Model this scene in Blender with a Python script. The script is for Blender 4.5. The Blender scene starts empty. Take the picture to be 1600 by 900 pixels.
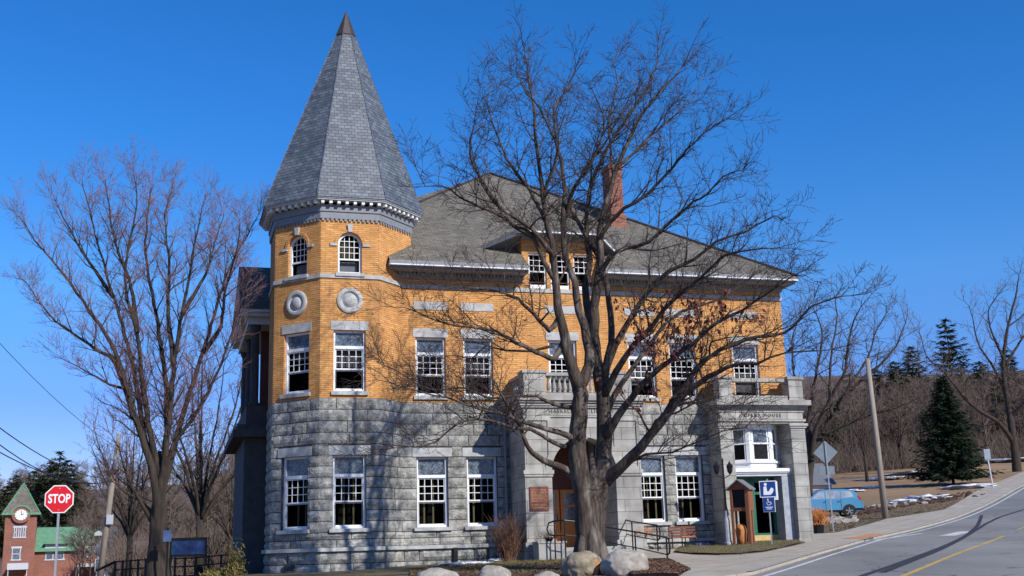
import bpy, math, random
from mathutils import Vector, Matrix, noise, geometry
R=math.radians
random.seed(7)
scene=bpy.context.scene
col=scene.collection
# ------------------------------------------------------------------ camera model (eye at the origin)
F=1803.9; PI_=.2247; RO=-.0299; YB=.2872; BX=-6.6818; BY=43.7425
def ray(px,py):
    a=px-800;b=py-450;c,s=math.cos(-RO),math.sin(-RO)
    x=a*c-b*s;y=a*s+b*c;cp,sp=math.cos(PI_),math.sin(PI_)
    return Vector((x,F*cp+y*sp,F*sp-y*cp))
def at(px,py,Y):
    r=ray(px,py); return r*(Y/r.y)
def sm(a,b,x):
    t=min(1,max(0,(x-a)/(b-a)));return t*t*(3-2*t)
def H(x,y):
    s=.0159*min(x,140)+.0302*y
    e=max(0,s-1.4)
    ex=.55*e*e if e<1.5 else 1.2375+1.65*(e-1.5)
    Rr=-1.6+s+ex
    L=-1.6+.03*min(y,36)-.012*max(0,min(y,170)-42)
    t=sm(-.30,-.13,x/max(y,8))
    if y>150:
        b=sm(150,420,y)
        L+=b*27; Rr+=sm(215,420,y)*26
        Rr=min(Rr,46+Rr*.1)
    z=L*(1-t)+Rr*t
    if y>60: z+=(noise.noise(Vector((x*.012,y*.012,3)))*5*sm(150,300,y))
    return z
def G(px,py,lift=0):
    r=ray(px,py); n=(r.x/r.y,r.z/r.y); y=6
    while y<420:
        if n[1]*y<H(n[0]*y,y):
            lo,hi=y-.5,y
            for _ in range(18):
                m=(lo+hi)/2
                if n[1]*m<H(n[0]*m,m): hi=m
                else: lo=m
            return Vector((n[0]*hi,hi,H(n[0]*hi,hi)+lift))
        y+=.5
    return Vector((n[0]*200,200,H(n[0]*200,200)+lift))
def grd(x,y,l=0): return Vector((x,y,H(x,y)+l))
# ------------------------------------------------------------------ mesh builder
class MB:
    def __init__(s): s.v=[];s.f=[];s.m=[];s.mi=0;s.sm=False
    def add(s,vs,fs):
        n=len(s.v); s.v.extend([tuple(q) for q in vs]); s.f.extend([tuple(i+n for i in f) for f in fs]); s.m.extend([s.mi]*len(fs))
        return s
    def quad(s,*p): return s.add(p,[tuple(range(len(p)))])
    def box(s,x0,x1,y0,y1,z0,z1):
        if x0>x1:x0,x1=x1,x0
        if y0>y1:y0,y1=y1,y0
        if z0>z1:z0,z1=z1,z0
        return s.add([(x0,y0,z0),(x1,y0,z0),(x1,y1,z0),(x0,y1,z0),(x0,y0,z1),(x1,y0,z1),(x1,y1,z1),(x0,y1,z1)],
            [(0,3,2,1),(4,5,6,7),(0,1,5,4),(1,2,6,5),(2,3,7,6),(3,0,4,7)])
    def bar(s,a,b,w,d,up=Vector((0,0,1))):
        a=Vector(a);b=Vector(b);t=(b-a).normalized()
        if abs(t.dot(up))>.98: up=Vector((0,1,0))
        x=t.cross(up).normalized();y=x.cross(t)
        vs=[p+x*i*w/2+y*j*d/2 for p in (a,b) for i,j in ((-1,-1),(1,-1),(1,1),(-1,1))]
        return s.add(vs,[(0,1,2,3),(7,6,5,4),(0,4,5,1),(1,5,6,2),(2,6,7,3),(3,7,4,0)])
    def tube(s,pts,rad,n=6,cap=True):
        pts=[Vector(p) for p in pts]
        if not isinstance(rad,(list,tuple)): rad=[rad]*len(pts)
        vs=[];fs=[];ref=None
        for i,p in enumerate(pts):
            t=(pts[min(i+1,len(pts)-1)]-pts[max(i-1,0)])
            if t.length<1e-7:t=Vector((0,0,1))
            t.normalize()
            if ref is None: ref=Vector((1,0,0)) if abs(t.x)<.8 else Vector((0,1,0))
            x=(ref-t*ref.dot(t)).normalized();y=t.cross(x);ref=x
            for k in range(n):
                a=2*math.pi*k/n; vs.append(p+(x*math.cos(a)+y*math.sin(a))*rad[i])
            if i:
                o=(i-1)*n
                for k in range(n):
                    k2=(k+1)%n; fs.append((o+k,o+k2,o+n+k2,o+n+k))
        if cap: fs.append(tuple(range(n-1,-1,-1)));fs.append(tuple(range(len(vs)-n,len(vs))))
        return s.add(vs,fs)
    def lathe(s,c,prof,n=12,cap=True):
        c=Vector(c);vs=[];fs=[]
        for i,(r,z) in enumerate(prof):
            for k in range(n):
                a=2*math.pi*k/n; vs.append(c+Vector((r*math.cos(a),r*math.sin(a),z)))
            if i:
                o=(i-1)*n
                for k in range(n):
                    k2=(k+1)%n;fs.append((o+k,o+k2,o+n+k2,o+n+k))
        if cap: fs.append(tuple(range(n-1,-1,-1)));fs.append(tuple(range(len(vs)-n,len(vs))))
        return s.add(vs,fs)
    def prism(s,poly,axis,a,b):
        # poly: list of 2D points ccw, extruded along axis from a to b
        def P(p,h):
            return {'x':(h,p[0],p[1]),'y':(p[0],h,p[1]),'z':(p[0],p[1],h)}[axis]
        n=len(poly);vs=[P(p,a) for p in poly]+[P(p,b) for p in poly]
        fs=[tuple(range(n-1,-1,-1)),tuple(range(n,2*n))]+[(i,(i+1)%n,n+(i+1)%n,n+i) for i in range(n)]
        return s.add(vs,fs)
    def build(s,name,mat,parent=None,smooth=False,recalc=False):
        me=bpy.data.meshes.new(name);me.from_pydata(s.v,[],s.f)
        mats=mat if isinstance(mat,list) else [mat]
        for m in mats: me.materials.append(m)
        if len(mats)>1: me.polygons.foreach_set('material_index',s.m)
        uvl=me.uv_layers.new(name='UVMap').data
        co=me.vertices
        for p in me.polygons:
            n=p.normal
            if abs(n.z)>.93: t=Vector((1,0,0));b=Vector((0,1,0))
            else:
                t=Vector((-n.y,n.x,0)).normalized();b=n.cross(t)
            for li in p.loop_indices:
                q=co[me.loops[li].vertex_index].co
                uvl[li].uv=(t.dot(q),b.dot(q))
        if smooth: me.shade_smooth()
        o=bpy.data.objects.new(name,me);col.objects.link(o)
        if parent: o.parent=parent
        return o
def tag(o,label=None,cat=None,group=None,kind=None):
    if label:o['label']=label
    if cat:o['category']=cat
    if group:o['group']=group
    if kind:o['kind']=kind
    return o
def empty(name,loc=(0,0,0),rz=0,label=None,cat=None,group=None):
    o=bpy.data.objects.new(name,None);col.objects.link(o);o.location=loc;o.rotation_euler=(0,0,rz);o.empty_display_size=.3
    return tag(o,label,cat,group)
def copy_tree(o,parent=None):
    c=o.copy();col.objects.link(c)
    if parent:c.parent=parent
    for ch in o.children: copy_tree(ch,c)
    return c
# ------------------------------------------------------------------ materials
def newmat(name):
    m=bpy.data.materials.new(name);m.use_nodes=True;nt=m.node_tree
    return m,nt,nt.nodes['Principled BSDF']
def nd(nt,t,**k):
    n=nt.nodes.new(t)
    for a,b in k.items():
        if a in n.inputs.keys(): n.inputs[a].default_value=b
        else: setattr(n,a,b)
    return n
def ramp(nt,src,stops):
    r=nt.nodes.new('ShaderNodeValToRGB');e=r.color_ramp.elements
    while len(e)<len(stops): e.new(.5)
    for i,(p,c) in enumerate(stops):
        e[i].position=p;e[i].color=(*c,1) if len(c)==3 else c
    nt.links.new(src,r.inputs[0]);return r.outputs[0]
def mixc(nt,f,a,b,mode='MIX'):
    n=nt.nodes.new('ShaderNodeMix');n.data_type='RGBA';n.blend_type=mode
    if isinstance(f,(int,float)): n.inputs[0].default_value=f
    else: nt.links.new(f,n.inputs[0])
    for i,x in ((6,a),(7,b)):
        if isinstance(x,tuple): n.inputs[i].default_value=(*x,1)
        else: nt.links.new(x,n.inputs[i])
    return n.outputs[2]
def noi(nt,scale,detail=4,vec=None,rough=.6,stretch=None):
    n=nt.nodes.new('ShaderNodeTexNoise');n.inputs['Scale'].default_value=scale;n.inputs['Detail'].default_value=detail;n.inputs['Roughness'].default_value=rough
    if vec is None:
        tc=nt.nodes.new('ShaderNodeTexCoord');vec=tc.outputs['Object']
    if stretch:
        mp=nt.nodes.new('ShaderNodeMapping');mp.inputs['Scale'].default_value=stretch;nt.links.new(vec,mp.inputs[0]);vec=mp.outputs[0]
    nt.links.new(vec,n.inputs['Vector']);return n.outputs[0]
def bump(nt,bs,h,strength=.3,dist=.02):
    b=nt.nodes.new('ShaderNodeBump');b.inputs['Strength'].default_value=strength;b.inputs['Distance'].default_value=dist
    nt.links.new(h,b.inputs['Height']);nt.links.new(b.outputs[0],bs.inputs['Normal'])
def plain(name,c,rough=.6,metal=0,var=.25,scale=6,bmp=.1,spec=.4,stretch=None,dirt=None):
    m,nt,bs=newmat(name)
    n=noi(nt,scale,5,stretch=stretch)
    dark=tuple(x*(1-var) for x in c);lite=tuple(min(1,x*(1+var*.6)) for x in c)
    cc=ramp(nt,n,[(.3,dark),(.7,lite)])
    if dirt:
        n2=noi(nt,dirt[1],6,stretch=dirt[2] if len(dirt)>2 else None)
        f=ramp(nt,n2,[(.52,(0,0,0)),(.7,(1,1,1))])
        cc=mixc(nt,f,cc,dirt[0])
    nt.links.new(cc,bs.inputs['Base Color'])
    bs.inputs['Roughness'].default_value=rough;bs.inputs['Metallic'].default_value=metal;bs.inputs['Specular IOR Level'].default_value=spec
    if bmp: bump(nt,bs,n,bmp,.02)
    return m
def brickmat(name,c1,c2,mortar,bw,bh,ms=.012,rough=.85,bumpd=.01,big=.35,spec=.3,offset=.5,third=None,streak=None):
    m,nt,bs=newmat(name)
    uv=nt.nodes.new('ShaderNodeUVMap')
    b=nt.nodes.new('ShaderNodeTexBrick');b.inputs['Scale'].default_value=1
    b.offset=offset
    b.inputs['Brick Width'].default_value=bw;b.inputs['Row Height'].default_value=bh;b.inputs['Mortar Size'].default_value=ms;b.inputs['Mortar Smooth'].default_value=.3
    nt.links.new(uv.outputs[0],b.inputs['Vector'])
    b.inputs['Color1'].default_value=(*c1,1);b.inputs['Color2'].default_value=(*c2,1);b.inputs['Mortar'].default_value=(*mortar,1)
    c=b.outputs[0]
    # per-brick tint via snapped noise
    n1=noi(nt,1.0/bw*.9,2,uv.outputs[0],stretch=(1,bw/bh,1))
    t=ramp(nt,n1,[(.3,(.78,.76,.74)),(.7,(1.18,1.16,1.12))])
    c=mixc(nt,1.0,c,t,'MULTIPLY')
    n2=noi(nt,big,6,rough=.65)
    t2=ramp(nt,n2,[(.3,(.8,.8,.82)),(.7,(1.12,1.12,1.1))])
    c=mixc(nt,1.0,c,t2,'MULTIPLY')
    if third:
        f=ramp(nt,noi(nt,2.2,3,uv.outputs[0],stretch=(1,bw/bh*.6,1)),[(.6,(0,0,0)),(.68,(1,1,1))])
        c=mixc(nt,f,c,third)
    if streak:
        n4=noi(nt,1.0,6,stretch=(1.6,1.6,.22),rough=.7);n5=noi(nt,.35,3)
        mm=nt.nodes.new('ShaderNodeMath');mm.operation='MULTIPLY';nt.links.new(n4,mm.inputs[0]);nt.links.new(n5,mm.inputs[1])
        c=mixc(nt,ramp(nt,mm.outputs[0],[(.24,(0,0,0)),(.42,(streak[1],)*3)]),c,streak[0])
    nt.links.new(c,bs.inputs['Base Color']);bs.inputs['Roughness'].default_value=rough;bs.inputs['Specular IOR Level'].default_value=spec
    inv=nt.nodes.new('ShaderNodeMath');inv.operation='SUBTRACT';inv.inputs[0].default_value=1;nt.links.new(b.outputs[1],inv.inputs[1])
    bump(nt,bs,inv.outputs[0],.6,bumpd)
    return m
M={}
M['brick']=brickmat('orange_brick',(.63,.285,.08),(.74,.385,.13),(.36,.20,.10),.30,.075,.011,big=.5,streak=((.30,.15,.06),.75))
M['redbrick']=brickmat('red_brick',(.22,.062,.042),(.29,.09,.058),(.35,.25,.2),.22,.075,.01)
M['spire']=brickmat('slate_spire',(.085,.103,.125),(.165,.19,.22),(.035,.04,.05),.25,.145,.012,rough=.5,spec=.55,big=.8)
M['shingle']=brickmat('roof_slate',(.13,.118,.098),(.195,.178,.148),(.06,.06,.05),.3,.15,.01,rough=.75,big=.5,third=(.23,.2,.15))
# rock-faced granite
m,nt,bs=newmat('granite');n=noi(nt,3.5,8,rough=.7);c=ramp(nt,n,[(.30,(.085,.085,.083)),(.5,(.34,.335,.312)),(.70,(.60,.588,.54))])
n2=noi(nt,.6,5);c=mixc(nt,1.0,c,ramp(nt,n2,[(.35,(.68,.68,.68)),(.68,(1.22,1.2,1.16))]),'MULTIPLY')
n4=noi(nt,1.1,5,stretch=(1,1,.15));c=mixc(nt,ramp(nt,n4,[(.55,(0,0,0)),(.72,(.7,.7,.7))]),c,(.07,.07,.075))
nt.links.new(c,bs.inputs['Base Color']);bs.inputs['Roughness'].default_value=.85;n3=noi(nt,14,6);bump(nt,bs,n3,1.0,.06);M['granite']=m
M['mortar']=plain('stone_joint',(.055,.055,.058),.9,var=.35)
M['ashlar']=brickmat('smooth_granite',(.35,.342,.32),(.42,.41,.385),(.17,.165,.155),1.25,.44,.012,rough=.85,bumpd=.008,big=1.6,streak=((.13,.125,.115),.9))
M['trim']=plain('light_stone',(.44,.44,.43),.8,var=.25,scale=3,dirt=((.28,.27,.26),2.5))
M['white']=plain('white_paint',(.78,.79,.80),.5,var=.08,scale=3,bmp=.03)
M['greytrim']=plain('grey_cornice_paint',(.21,.22,.24),.55,var=.15)
M['greytrim2']=plain('pale_grey_cornice_paint',(.5,.52,.55),.55,var=.12)
M['copper']=plain('dark_metal_cap',(.085,.07,.065),.5,.4)
M['bronze']=plain('bronze_plaque',(.19,.055,.035),.45,.2,var=.3,scale=14)
M['bronzetxt']=plain('bronze_plaque_lettering',(.42,.24,.12),.4,.3)
M['orangewood']=plain('varnished_orange_door',(.60,.20,.035),.4,var=.25,stretch=(6,6,.6))
M['redwood']=plain('dark_red_wood',(.13,.035,.022),.5,var=.3,stretch=(6,6,.6))
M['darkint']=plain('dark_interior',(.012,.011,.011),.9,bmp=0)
M['curtain']=plain('yellowed_curtain_post',(.42,.34,.17),.8)
M['shade']=plain('grey_roller_shade',(.36,.34,.31),.9)
M['green']=plain('green_painted_wood',(.012,.13,.075),.45,var=.15)
M['yellow']=plain('tan_yellow_panel',(.58,.43,.17),.7,var=.2,dirt=((.4,.25,.1),4))
M['bluegrey']=plain('blue_grey_stucco',(.33,.35,.39),.7)
M['black']=plain('black_iron',(.016,.016,.018),.4,.3,bmp=0)
M['galv']=plain('galvanised_steel',(.42,.43,.44),.45,.6,var=.15)
M['signback']=plain('aluminium_sign_back',(.24,.29,.33),.5,.3,var=.15)
M['red']=plain('red_sign_sheeting',(.62,.012,.018),.35,var=.06,bmp=0)
M['signblue']=plain('blue_sign_sheeting',(.012,.045,.22),.35,var=.06,bmp=0)
M['signwhite']=plain('white_sign_sheeting',(.8,.8,.8),.35,var=.03,bmp=0)
M['wood']=plain('weathered_pole_wood',(.30,.255,.21),.85,var=.35,scale=3,stretch=(8,8,.5))
M['kiosk']=plain('reddish_brown_stain',(.24,.088,.042),.7,var=.25,stretch=(5,5,.6))
M['benchwood']=plain('bench_slats_wood',(.17,.062,.035),.6,var=.3)
M['concrete']=plain('concrete_block',(.36,.35,.32),.9,var=.25,scale=4,dirt=((.2,.19,.17),2))
M['boulder']=plain('pale_granite_boulder',(.38,.34,.285),.9,var=.35,scale=4,bmp=.6,dirt=((.17,.15,.13),2.5))
M['boulder2']=plain('tan_sandstone_boulder',(.33,.27,.18),.9,var=.35,scale=3,bmp=.6,dirt=((.10,.085,.06),2.2))
M['rust']=plain('rusty_orange_lichen',(.55,.22,.06),.9,var=.4,scale=12)
M['snow']=plain('old_snow',(.78,.80,.84),.7,var=.12,scale=5,bmp=.4,dirt=((.5,.49,.47),3))
M['mulch']=plain('bark_mulch',(.075,.04,.028),.95,var=.6,scale=18,bmp=1)
M['bark']=plain('maple_bark',(.078,.057,.045),.95,var=.75,scale=5,bmp=1,stretch=(3.2,3.2,.45),dirt=((.21,.18,.15),1.8,(2,2,.5)))
M['twig']=plain('maple_twigs',(.045,.03,.026),.9,var=.3,scale=2,bmp=0)
M['bark2']=plain('grey_brown_bark',(.05,.037,.028),.95,var=.6,scale=4,bmp=.8,stretch=(3,3,.4))
M['twig2']=plain('reddish_twigs',(.16,.085,.08),.9,var=.3,scale=2,bmp=0)
M['twig3']=plain('grey_brush_twigs',(.125,.09,.072),.9,var=.35,scale=.3,bmp=0)
M['leafdry']=plain('dead_maroon_leaves',(.115,.026,.018),.8,var=.5,scale=8,bmp=0)
M['needle']=plain('spruce_needles',(.022,.042,.018),.85,var=.5,scale=1.5,bmp=0)
M['needle2']=plain('pine_needles',(.065,.072,.03),.85,var=.5,scale=.6,bmp=0)
M['shrub']=plain('red_brown_stems',(.15,.075,.045),.9,var=.4,scale=6,bmp=0)
M['greenroof']=plain('green_copper_roof',(.13,.29,.17),.6,var=.2,scale=2)
M['carpaint']=plain('light_blue_car_paint',(.09,.30,.47),.25,.2,var=.04,bmp=0,spec=.7)
M['rubber']=plain('tyre_rubber',(.02,.02,.02),.85,bmp=0)
M['rim']=plain('alloy_rim',(.5,.5,.52),.3,.8,bmp=0)
M['paleglass']=plain('frosted_pane',(.3,.33,.36),.2,0,var=.4,spec=.7)
M['redlamp']=plain('red_tail_lamp_plastic',(.5,.02,.02),.25,bmp=0)
M['bluepanel']=plain('blue_notice_board',(.012,.035,.12),.5,var=.2,dirt=((.03,.08,.2),3))
M['orangeplant']=plain('dried_orange_flowers',(.55,.22,.07),.9,var=.4,scale=10,bmp=0)
M['siding']=plain('pale_house_siding',(.5,.52,.56),.7,var=.1)
M['greyroof']=plain('grey_asphalt_shingles',(.16,.16,.17),.9,var=.25)
M['brownsiding']=plain('brown_house_siding',(.2,.16,.14),.8)
M['bluebag']=plain('blue_tarpaulin',(.08,.12,.25),.5)
M['darkstone']=plain('porch_dark_stone',(.07,.07,.072),.85,var=.3,scale=3)
# glass: dark reflective pane
def glass(name,tint,rough=.04,trans=.55):
    m,nt,bs=newmat(name);out=nt.nodes['Material Output'];nt.nodes.remove(bs)
    g=nd(nt,'ShaderNodeBsdfGlossy');g.inputs['Color'].default_value=(.9,.95,1,1);g.inputs['Roughness'].default_value=rough
    t=nd(nt,'ShaderNodeBsdfTransparent');t.inputs['Color'].default_value=(*tint,1)
    fr=nd(nt,'ShaderNodeLayerWeight');fr.inputs['Blend'].default_value=.2
    ad=nd(nt,'ShaderNodeMath',operation='ADD');ad.inputs[1].default_value=-.02
    nt.links.new(fr.outputs['Fresnel'],ad.inputs[0])
    mx=nd(nt,'ShaderNodeMixShader');nt.links.new(ad.outputs[0],mx.inputs[0]);nt.links.new(t.outputs[0],mx.inputs[1]);nt.links.new(g.outputs[0],mx.inputs[2])
    nz=noi(nt,1.2,2);b=nd(nt,'ShaderNodeBump');b.inputs['Strength'].default_value=.1;b.inputs['Distance'].default_value=.02
    nt.links.new(nz,b.inputs['Height']);nt.links.new(b.outputs[0],g.inputs['Normal'])
    nt.links.new(mx.outputs[0],out.inputs[0]);return m
M['glass']=glass('window_glass',(.5,.51,.53))
m,nt,bs=newmat('leaded_transom_glass');n=noi(nt,5,5);c=ramp(nt,n,[(.35,(.05,.065,.09)),(.7,(.20,.24,.29))])
v=nt.nodes.new('ShaderNodeTexVoronoi');v.feature='DISTANCE_TO_EDGE';v.inputs['Scale'].default_value=5;tc=nt.nodes.new('ShaderNodeTexCoord');nt.links.new(tc.outputs['Object'],v.inputs['Vector'])
c=mixc(nt,ramp(nt,v.outputs[0],[(.02,(1,1,1)),(.05,(0,0,0))]),c,(.03,.03,.04))
nt.links.new(c,bs.inputs['Base Color']);bs.inputs['Roughness'].default_value=.15;bs.inputs['Specular IOR Level'].default_value=.7;M['transom']=m
M['carglass']=plain('car_window_painted_reflection',(.5,.53,.55),.06,.3,var=.5,scale=1.2,bmp=0,spec=1)  # pale base colour paints in the bright sky reflection on the car windows
# asphalt / pavement / ground
m,nt,bs=newmat('asphalt');n=noi(nt,30,6);n2=noi(nt,.25,5,stretch=(1,.35,1));c=ramp(nt,n,[(.3,(.17,.165,.152)),(.7,(.27,.262,.238))]);c=mixc(nt,1.0,c,ramp(nt,n2,[(.35,(.8,.8,.8)),(.65,(1.2,1.18,1.15))]),'MULTIPLY')
vv=nt.nodes.new('ShaderNodeTexVoronoi');vv.feature='DISTANCE_TO_EDGE';vv.inputs['Scale'].default_value=.22
tcc=nt.nodes.new('ShaderNodeTexCoord');n5=nt.nodes.new('ShaderNodeTexNoise');n5.inputs['Scale'].default_value=1;nt.links.new(tcc.outputs['Object'],n5.inputs['Vector'])
va=nt.nodes.new('ShaderNodeVectorMath');va.operation='ADD';nt.links.new(tcc.outputs['Object'],va.inputs[0]);nt.links.new(n5.outputs[1],va.inputs[1]);nt.links.new(va.outputs[0],vv.inputs['Vector'])
c=mixc(nt,ramp(nt,vv.outputs[0],[(.002,(.7,.7,.7)),(.008,(0,0,0))]),c,(.04,.04,.04))
nt.links.new(c,bs.inputs['Base Color']);bs.inputs['Roughness'].default_value=.85;bump(nt,bs,n,.3,.01);M['asphalt']=m
m,nt,bs=newmat('pavement_concrete');n=noi(nt,.9,7,rough=.7);c=ramp(nt,n,[(.3,(.31,.26,.195)),(.55,(.43,.375,.295)),(.75,(.51,.46,.375))]);n2=noi(nt,22,4)
c=mixc(nt,1.0,c,ramp(nt,n2,[(.3,(.85,.85,.85)),(.7,(1.1,1.1,1.1))]),'MULTIPLY')
b=nt.nodes.new('ShaderNodeTexBrick');b.offset=0;b.inputs['Scale'].default_value=1;b.inputs['Brick Width'].default_value=1.6;b.inputs['Row Height'].default_value=1.6;b.inputs['Mortar Size'].default_value=.015
tc=nt.nodes.new('ShaderNodeTexCoord');mp=nt.nodes.new('ShaderNodeMapping');mp.inputs['Rotation'].default_value=(0,0,.49);nt.links.new(tc.outputs['Object'],mp.inputs[0]);nt.links.new(mp.outputs[0],b.inputs['Vector'])
c=mixc(nt,b.outputs[1],c,(.15,.14,.13));nt.links.new(c,bs.inputs['Base Color']);bs.inputs['Roughness'].default_value=.9;M['pave']=m
m,nt,bs=newmat('winter_grass')
n=noi(nt,.35,8,rough=.7);c=ramp(nt,n,[(.3,(.085,.062,.036)),(.5,(.145,.112,.056)),(.7,(.125,.125,.05))])
n2=noi(nt,12,5);c=mixc(nt,1.0,c,ramp(nt,n2,[(.3,(.55,.55,.55)),(.7,(1.35,1.3,1.2))]),'MULTIPLY')
tc=nt.nodes.new('ShaderNodeTexCoord');sx=nt.nodes.new('ShaderNodeSeparateXYZ');nt.links.new(tc.outputs['Object'],sx.inputs[0])
def rng(nt,src,a,b_):
    r=nt.nodes.new('ShaderNodeMapRange');r.inputs['From Min'].default_value=a;r.inputs['From Max'].default_value=b_;nt.links.new(src,r.inputs['Value']);return r.outputs[0]
f1=rng(nt,sx.outputs[1],70,95);cf=ramp(nt,noi(nt,.08,6),[(.35,(.25,.145,.07)),(.65,(.34,.215,.105))]);c=mixc(nt,f1,c,cf)
f2=rng(nt,sx.outputs[1],150,185);cw=ramp(nt,noi(nt,.12,8,rough=.75),[(.3,(.085,.062,.055)),(.6,(.15,.105,.088)),(.75,(.07,.075,.045))]);c=mixc(nt,f2,c,cw)
nt.links.new(c,bs.inputs['Base Color']);bs.inputs['Roughness'].default_value=.95;bump(nt,bs,n2,.8,.06);M['grass']=m
M['paintw']=plain('worn_white_road_paint',(.62,.62,.6),.8,var=.2,dirt=((.3,.3,.3),2.5))
M['painty']=plain('worn_yellow_road_paint',(.55,.36,.08),.8,var=.2,dirt=((.25,.22,.15),2))
M['skidshade']=plain('tyre_and_shadow_tone_on_asphalt',(.035,.036,.04),.8,var=.2,bmp=0)  # dark tone shared by tyre marks and painted road shadow
M['tactile']=plain('orange_tactile_plate',(.58,.24,.09),.8,var=.2)
# ------------------------------------------------------------------ world, sun, camera
SUN_AZ=YB+R(27); SUN_EL=R(34)     # azimuth measured from -Y towards +X
sd=Vector((math.sin(SUN_AZ)*math.cos(SUN_EL),-math.cos(SUN_AZ)*math.cos(SUN_EL),math.sin(SUN_EL)))
w=bpy.data.worlds.new('World');scene.world=w;w.use_nodes=True;nt=w.node_tree
bg=nt.nodes['Background'];sky=nt.nodes.new('ShaderNodeTexSky');sky.sky_type='NISHITA';sky.sun_disc=False
sky.sun_elevation=SUN_EL;sky.sun_rotation=math.atan2(sd.x,sd.y);sky.altitude=300;sky.air_density=1.0;sky.dust_density=.0;sky.ozone_density=4
hs=nt.nodes.new('ShaderNodeHueSaturation');hs.inputs['Hue'].default_value=.507;hs.inputs['Saturation'].default_value=1.33;hs.inputs['Value'].default_value=1.5
nt.links.new(sky.outputs[0],hs.inputs['Color']);tcw=nt.nodes.new('ShaderNodeTexCoord');sxw=nt.nodes.new('ShaderNodeSeparateXYZ');nt.links.new(tcw.outputs['Generated'],sxw.inputs[0])
nt.links.new(mixc(nt,1.0,hs.outputs[0],ramp(nt,sxw.outputs[2],[(0,(.60,.50,.72)),(.13,(.62,.60,.86)),(.22,(.92,.93,1.0)),(.36,(.88,.98,1.07)),(.6,(1.15,.97,1.0))]),'MULTIPLY'),bg.inputs[0]);bg.inputs[1].default_value=.10
sl=bpy.data.lights.new('sun','SUN');sl.energy=4.6;sl.angle=R(.55);sl.color=(1,.955,.88)
so=bpy.data.objects.new('sun',sl);col.objects.link(so);so.rotation_euler=sd.to_track_quat('Z','Y').to_euler()
cam=bpy.data.cameras.new('camera');cam.sensor_width=36;cam.lens=F/1600*36;cam.clip_start=.1;cam.clip_end=3000
co=bpy.data.objects.new('camera',cam);col.objects.link(co);scene.camera=co
r_=Vector((1,0,0));u_=Vector((0,-math.sin(PI_),math.cos(PI_)));f_=Vector((0,math.cos(PI_),math.sin(PI_)))
e1=r_*math.cos(RO)+u_*math.sin(RO);e2=-r_*math.sin(RO)+u_*math.cos(RO)
co.matrix_world=Matrix(((e1.x,e2.x,-f_.x,0),(e1.y,e2.y,-f_.y,0),(e1.z,e2.z,-f_.z,0),(0,0,0,1)))
vs=scene.view_settings;vs.view_transform='Standard';vs.look='None';vs.exposure=.12;vs.gamma=1
scene.render.resolution_x=1024;scene.render.resolution_y=576
#=====SETTING=====
def axis_steps(parts):
    out=[]
    for a,b,s in parts:
        n=max(1,round((b-a)/s)); out+= [a+(b-a)*i/n for i in range(n)]
    out.append(parts[-1][1]);return out
xs=axis_steps([(-520,-120,20),(-120,-50,5),(-50,-20,2),(-20,40,1),(40,120,3),(120,520,20)])
ys=axis_steps([(-80,10,6),(10,75,1),(75,160,3),(160,460,10),(460,900,44)])
mb=MB();nx=len(xs)
mb.add([(x,y,H(x,y)) for y in ys for x in xs],[(j*nx+i,j*nx+i+1,(j+1)*nx+i+1,(j+1)*nx+i) for j in range(len(ys)-1) for i in range(nx-1)])
g=mb.build('ground',M['grass'],smooth=True);tag(g,'rolling winter lawn, field and wooded hillside','ground',kind='structure')
def sheet(name,poly,mat,lift,step=1.0,skirt=0,kind='structure',label=None,cat=None,bumpy=0):
    """poly: world xy outline; fine mesh draped on the terrain"""
    pts=[];n=len(poly)
    for i in range(n):
        a=Vector(poly[i][:2]);b=Vector(poly[(i+1)%n][:2]);k=max(1,int((b-a).length/step))
        for j in range(k): pts.append(a+(b-a)*j/k)
    nb=len(pts);x0=min(p.x for p in pts);x1=max(p.x for p in pts);y0=min(p.y for p in pts);y1=max(p.y for p in pts)
    def inside(q):
        c=False;j=nb-1
        for i in range(nb):
            a,b=pts[i],pts[j]
            if (a.y>q.y)!=(b.y>q.y) and q.x<(b.x-a.x)*(q.y-a.y)/(b.y-a.y)+a.x:c=not c
            j=i
        return c
    x=x0+step*.37
    inner=[]
    while x<x1:
        y=y0+step*.41
        while y<y1:
            q=Vector((x,y))
            if inside(q): inner.append(q)
            y+=step
        x+=step
    res=geometry.delaunay_2d_cdt(pts+inner,[],[list(range(nb))],1,1e-5)
    V=res[0];Fc=res[2]
    mb=MB();vv=[]
    for q in V:
        z=H(q.x,q.y)+lift
        if bumpy: z+=bumpy*max(0,.5+noise.noise(Vector((q.x*1.3,q.y*1.3,1))))
        vv.append((q.x,q.y,z))
    mb.add(vv,[tuple(f) for f in Fc])
    if skirt:
        for i in range(nb):
            a=pts[i];b=pts[(i+1)%nb]
            za=H(a.x,a.y);zb=H(b.x,b.y)
            mb.quad((a.x,a.y,za-skirt),(b.x,b.y,zb-skirt),(b.x,b.y,zb+lift),(a.x,a.y,za+lift))
    o=mb.build(name,mat);tag(o,label,cat,kind=kind);return o
EDGE=[(-16,-14),(-7,3),(0,15.6),(5.6,26.9),(9.6,36.2),(13.6,45.2),(17.3,51.5),(23.4,62),(37.5,87.5),(60,126),(85,168)]
def offset(line,d):
    out=[]
    for i,p in enumerate(line):
        a=Vector(line[max(0,i-1)]);b=Vector(line[min(len(line)-1,i+1)]);t=(b-a).normalized();out.append(Vector(p)+Vector((t.y,-t.x))*d)
    return out
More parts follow.
